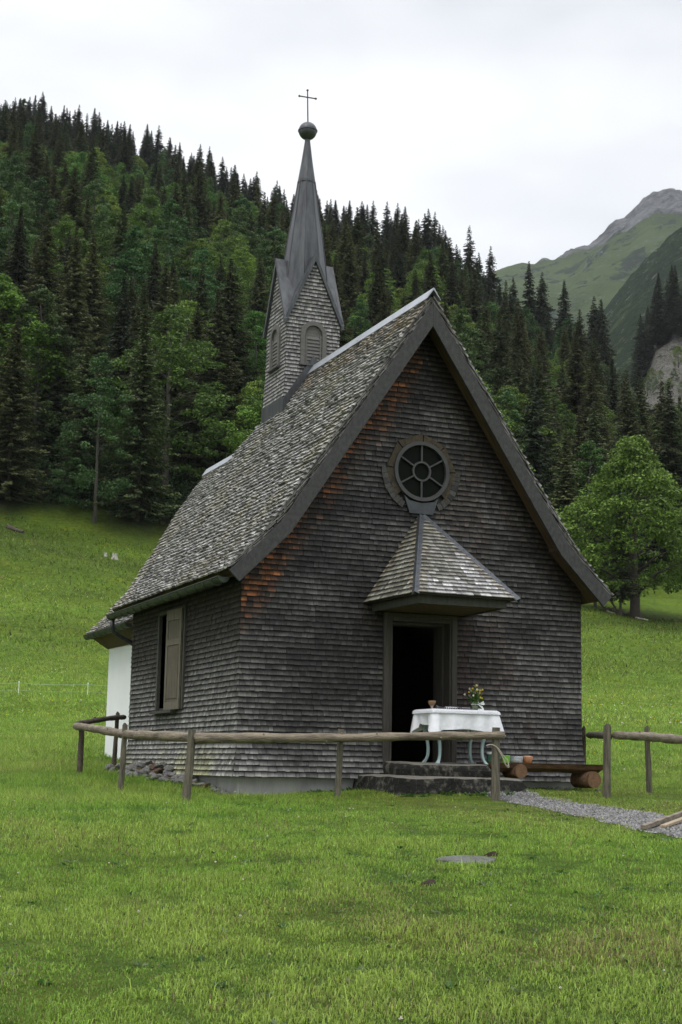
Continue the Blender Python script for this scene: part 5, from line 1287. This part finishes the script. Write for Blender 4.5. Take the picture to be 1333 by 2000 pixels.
# ------------------------------------------------------------------ grass
def in_house(X, Y, g=0.0):
    return ((X > -g) & (X < XR+g) & (Y > -g) & (Y < YB+.1)) | ((X > .39-g) & (X < 5.01+g) & (Y > 0) & (Y < 10)) | ((X > 1.74) & (X < 3.68) & (Y > -1.38) & (Y < .1))
def blades(name, smin, smax, dens, h0, w0, segs, ang_=.42, label='', seed=1, umax=None):
    r = np.random.default_rng(seed); area = ang_*(smax**2-smin**2); n = int(area*dens)
    s = np.sqrt(r.uniform(smin**2, smax**2, n)); l = s*r.uniform(-ang_, ang_, n); X, Y = W2(s, l)
    fx, fy = W2(12.9, 1.14); keep = (((X-fx)/.29)**2+((Y-fy)/.20)**2 > .5+.5*vnoise(X*14, Y*14, 5)) & ~in_house(X, Y, .03) & ~(in_path(X, Y, -.04) & (r.random(n) < .97))
    st = (np.abs(Y-0.6) < 0) ; s, l, X, Y = s[keep], l[keep], X[keep], Y[keep]; n = len(s)
    Z = terr(s, l)-.005
    tuft = fbm(X*1.3, Y*1.3, 4, 51)*2; tuft2 = fbm(X*4.2, Y*4.2, 3, 53)*2; big_ = fbm(X*.35, Y*.35, 3, 55)*2
    lush = np.clip((-l+.2)/2.5, 0, 1)*np.clip((s-12)/5, 0, 1)*np.clip((40-s)/10, 0, 1)
    wear = np.clip((l+.5)/2.2, 0, 1)*np.clip((s-15)/3, 0, 1)*np.clip((23.5-s)/2, 0, 1)
    h = h0*r.lognormal(0, .28, n)*np.clip(1+.75*tuft+.6*tuft2+.6*lush-.42*wear, .3, 2.6)
    long_ = r.random(n) < .012; h = np.where(long_, h*2.1, h)
    a = r.uniform(0, 6.283, n)+tuft*2; lean = r.uniform(.25, 1.25, n)+np.clip(tuft2, 0, 1)*.3; ca, sa = np.cos(a), np.sin(a)
    w = w0*r.uniform(.6, 1.4, n); wa = a+math.pi/2+r.uniform(-.6, .6, n); wx, wy = np.cos(wa)*w, np.sin(wa)*w
    base = np.stack([X, Y, Z], -1); Wd = np.stack([wx, wy, 0*wx], -1)
    mid = base+np.stack([ca*h*lean*.30, sa*h*lean*.30, h*.62], -1); tip = base+np.stack([ca*h*lean*.95, sa*h*lean*.95, h*(1.0-.35*lean)], -1)
    # colour: fresh green, yellow-green drifts, some straw
    g = np.array([.205, .325, .042]); yl = np.array([.30, .375, .070]); dg = np.array([.085, .165, .030]); stw = np.array([.30, .25, .11]); br = np.array([.10, .08, .035])
    k = np.clip(.45+.9*big_+.8*tuft+r.normal(0, .22, n), 0, 1)[:, None]; c = g*(1-k)+yl*k
    k = np.clip(-.0-1.6*tuft2-.8*tuft+r.normal(0, .15, n), 0, 1)[:, None]*.8; c = c*(1-k)+dg*k
    dry = fbm(X*.8+9, Y*.8, 4, 57)*2; right = np.clip((l-.2)/1.6, 0, 1)*np.clip((12-s)/3, 0, 1)
    pd = np.clip(.04+.55*np.clip(dry-.15, 0, 1)+.22*wear+.9*right*np.clip(dry+.30, 0, 1), 0, .6); isd = r.random(n) < pd; c[isd] = stw*r.uniform(.5, 1.05, (isd.sum(), 1))
    isb = r.random(n) < .02+.05*wear; c[isb] = br
    c = c*r.uniform(.72, 1.28, (n, 1))*(1-.5*np.clip((s-55)/85, 0, 1)*(1+.6*np.clip(fbm(s/14, l/20, 3, 61)*3, -1, 1)))[:, None]
    if segs == 2:
        V = np.stack([base-Wd, base+Wd, mid+Wd*.8, mid-Wd*.8, tip], 1).reshape(-1, 3); i = np.arange(n)[:, None]*5
        F = np.concatenate([i+np.array([[0, 1, 2]]), i+np.array([[0, 2, 3]]), i+np.array([[3, 2, 4]])], 0); k = 5
    else:
        V = np.stack([base-Wd, base+Wd, tip], 1).reshape(-1, 3); F = np.arange(3*n).reshape(-1, 3); k = 3
    return V, F, np.repeat(c, k, 0)
parts = [blades('a', 6.3, 12, 4600, .033, .0028, 2, seed=1), blades('b', 12, 18, 3200, .036, .0034, 2, seed=2), blades('c', 18, 27, 1600, .052, .0048, 1, ang_=.42, seed=3), blades('d', 27, 48, 400, .075, .010, 1, ang_=.42, seed=4), blades('e', 48, 90, 75, .13, .022, 1, ang_=.38, seed=6), blades('f', 90, 150, 14, .26, .05, 1, ang_=.36, seed=7)]
o_ = 0; VV, FF, CC = [], [], []
for V, F, c in parts: VV.append(V); FF.append(F+o_); CC.append(c); o_ += len(V)
tag(np_mesh('grass', np.concatenate(VV), np.concatenate(FF), M_grass, col=np.concatenate(CC)), 'short green meadow grass, lush at the left and worn before the steps', 'grass', kind='stuff')
print('BLADES', sum(len(f) for f in FF))
# broad weeds and seedlings: rosettes of wider leaves
r = np.random.default_rng(77); VV, FF, CC = [], [], []; o_ = 0
def rosette(x, y, rad_, col, nleaf):
    global o_
    z = gz(x, y); n = nleaf; a = r.uniform(0, 6.283, n); L_ = rad_*r.uniform(.6, 1.2, n); up = r.uniform(.1, .7, n)
    d = np.stack([np.cos(a), np.sin(a), up], -1); sd_ = np.stack([-np.sin(a), np.cos(a), 0*a], -1)*L_[:, None]*.28
    b0 = np.array([x, y, z])+r.normal(0, rad_*.35, (n, 3))*np.array([1, 1, 0]); tp = b0+d*L_[:, None]; md = b0+d*L_[:, None]*.55
    V = np.stack([b0, md+sd_, tp, md-sd_], 1).reshape(-1, 3); F = np.arange(4*n).reshape(-1, 4)+o_; o_ += 4*n
    VV.append(V); FF.append(F); CC.append(np.repeat(np.array(col)*r.uniform(.7, 1.3, (n, 1)), 4, 0))
for i in range(750):
    s = math.sqrt(r.uniform(6.5**2, 19**2)); l = s*r.uniform(-.28, .28); x, y = W2(s, l)
    if in_house(x, y, .05) or in_path(x, y): continue
    rosette(x, y, r.uniform(.02, .055), (.05, .11, .022) if r.random() < .7 else (.12, .16, .07), int(r.uniform(6, 14)))
for i in range(60):                          # along the foundation, steps and posts
    k = r.random()
    x, y = (r.uniform(.9, 2.0), r.uniform(-.28, -.08)) if k < .45 else (r.uniform(1.7, 3.7), r.uniform(-1.62, -1.44)) if k < .8 else (r.uniform(3.75, 5.2), r.uniform(-.55, -.2))
    rosette(x, y, r.uniform(.05, .10), (.06, .13, .025), 14)
tag(np_mesh('weeds', np.concatenate(VV), np.concatenate(FF), M_grass, col=np.concatenate(CC)), 'broad-leaved weeds scattered through the lawn and along the steps', 'weeds', kind='stuff')
# clover heads and buttercups
T, Cc = [], []
def fl_head(x, y, h, rr_, col):
    z = gz(x, y)+h
    for j in range(12):
        d = unit(r.normal(size=3)); d[2] = abs(d[2]); q = unit(np.cross(d, r.normal(size=3)))*rr_*.45
        c0 = np.array([x, y, z]); T.append(np.stack([c0-q, c0+q, c0+d*rr_])); Cc.append(np.array(col)*r.uniform(.8, 1.15))
for i in range(60):
    s = math.sqrt(r.uniform(6.5**2, 20**2)); l = s*r.uniform(-.26, .26); x, y = W2(s, l)
    if not in_house(x, y) and not in_path(x, y): fl_head(x, y, r.uniform(.05, .08), r.uniform(.009, .014), (.72, .68, .58))
for i in range(900):
    s = math.sqrt(r.uniform(26**2, 75**2)); l = s*r.uniform(-.26, .28); x, y = W2(s, l)
    if l > .08*s or r.random() < .3: fl_head(x, y, r.uniform(.08, .2), .022 if s < 45 else .034, (.75, .62, .03) if r.random() < .75 else (.8, .8, .75))
T = np.array(T); tag(np_mesh('meadow_flowers', T.reshape(-1, 3), np.arange(len(T)*3).reshape(-1, 3), M_flow, col=np.repeat(np.array(Cc), 3, 0)), 'tiny white clover and yellow buttercup heads dotted over the meadow', 'flowers', kind='stuff')

# undergrowth closing the foot of the wood
r = np.random.default_rng(99); VV, FF, CC = [], [], []; o_ = 0
for i in range(1500):
    u = r.uniform(-80, 1420); d1 = float(np.interp(u, FT_U, FT_D)); s = d1+r.uniform(3, 26); l = (u-666)/FPX*s; x, y = W2(s, l); z = float(terr(s, l)); n = 42; br = r.uniform(.7, 2.2)
    q = unit(r.normal(size=(n, 3))); q[:, 2] = np.abs(q[:, 2]); P = np.array([x, y, z])+q*br*r.uniform(.5, 1, (n, 1))
    d = unit(r.normal(size=(n, 3))+np.array([0, 0, .2])); w = unit(np.cross(d, r.normal(size=(n, 3)))); sz = r.uniform(.14, .36, (n, 1)); A_ = d*sz; B_ = w*sz*.5
    V = np.stack([P-A_, P+B_, P+A_, P-B_], 1).reshape(-1, 3); VV.append(V); FF.append(np.arange(4*n).reshape(-1, 4)+o_); o_ += 4*n
    CC.append(np.repeat(np.array((.028, .050, .016))*r.uniform(.5, 1.5)*r.uniform(.8, 1.2, (n, 1)), 4, 0))
tag(np_mesh('undergrowth', np.concatenate(VV), np.concatenate(FF), M_leaf, col=np.concatenate(CC)), 'dark green undergrowth closing the foot of the wood above the meadow', 'undergrowth', kind='stuff')

# ------------------------------------------------------------------ haze
hz = MB(); Mx = Matrix.Translation((CAM[0], CAM[1], 0)) @ Matrix.Rotation(-YAW, 4, 'Z')
hz.box((-3200, -2700, -60), (3200, 4600, 1650), 0, Mx)
M_hz = bpy.data.materials.new('haze'); M_hz.use_nodes = True; t = M_hz.node_tree; t.nodes.clear()
ho = t.nodes.new('ShaderNodeOutputMaterial'); hv = t.nodes.new('ShaderNodeVolumePrincipled'); hv.inputs['Color'].default_value = (.86, .92, 1, 1); hv.inputs['Density'].default_value = .000045
t.links.new(hv.outputs[0], ho.inputs['Volume'])
haze = hz.build('haze', [M_hz]); tag(haze, 'thin pale haze in the valley air', 'haze', kind='stuff')

# ------------------------------------------------------------------ stumps, fallen wood and thin trunks at the forest edge
M_pale = mat('bleached_wood', (.16, .145, .12), .9, col2=(.5, .48, .44), vscale=6, bump=.5)
def stump(u, s, h, r, label):
    x, y, z = at_px(u, 0, s); b = MB(); n = 11
    for k in range(n):
        a = 2*math.pi*k/n; hh = h*random.uniform(.6, 1.1); q = (x+r*math.cos(a)*.8, y+r*math.sin(a)*.8)
        b.tube([(x+r*1.25*math.cos(a), y+r*1.25*math.sin(a), z-.1), (q[0], q[1], z+h*.35), (q[0]*.9+x*.1, q[1]*.9+y*.1, z+hh)], [r*.42, r*.36, r*.14], 6)
    b.lathe([(r*.9, -.1), (r*.7, h*.5), (.01, h*.5)], (x, y, z), 10); return tag(b.build('tree_stump', [M_pale], None), label, 'stump')
stump(203, 139, .38, .16, 'smaller bleached stump at the top of the left meadow, left of the bigger one')
stump(222, 138, .62, .24, 'bigger splintered pale tree stump at the top of the left meadow')
def fallen(u0, s0, u1, s1, r, label, mt=None, lift=.05, lift2=None):
    a = at_px(u0, 0, s0); c = at_px(u1, 0, s1); b = MB(); P = [(a[0]*(1-t)+c[0]*t, a[1]*(1-t)+c[1]*t, (a[2]+lift)*(1-t)+(c[2]+(lift if lift2 is None else lift2))*t+random.uniform(-.03, .03)) for t in np.linspace(0, 1, 7)]
    b.tube(P, [r*(1-.5*i/6) for i in range(7)], 8, 0, True, .06); return tag(b.build('fallen_log', [mt or M_barks], None), label, 'log')
fallen(8, 146, 38, 145, .28, 'dark fallen log at the left edge, where the meadow meets the wood', None, .15)
fallen(1188, 152, 1216, 151, .16, 'long dark fallen branch on the brushwood left of the big round tree', None, .15)
fallen(1196, 153, 1209, 153, .14, 'dark log sticking up slantwise left of the big round tree', None, 1.4, .25)
fallen(1246, 148, 1272, 147.5, .13, 'short pale log lying in the grass at the foot of the big round tree', M_pale, .10)
fallen(1190, 148.5, 1208, 148.3, .10, 'thin pale log lying in front of the brushwood, left of the big round tree', M_pale, .12)
# brushwood
b = MB()
for i in range(70):
    u = random.uniform(1186, 1234); s = random.uniform(149, 153); x, y, z = at_px(u, 0, s); a = random.uniform(0, 6.28); L_ = random.uniform(.5, 1.6); e_z = random.uniform(.05, .6)
    b.tube([(x, y, z+.05), (x+L_*.5*math.cos(a), y+L_*.5*math.sin(a), z+e_z*.7), (x+L_*math.cos(a), y+L_*math.sin(a), z+e_z)], [.05, .035, .012], 4)
tag(b.build('brushwood', [M_barks]), 'heap of dead twigs and branches left of the big round tree', 'brushwood', kind='stuff')
# slim bare-stemmed spruces beside the big tree
for u, s, sc in ((1218, 147, .56), (1168, 158, .7)):
    x, y, z = at_px(u, 0, s); place_tree(SPR[3], x, y, z-.2, sc, u, 'slim bare-stemmed spruce close to the left of the big round tree' if u > 1200 else 'slim spruce at the edge of the wood, just right of the chapel roof', None)
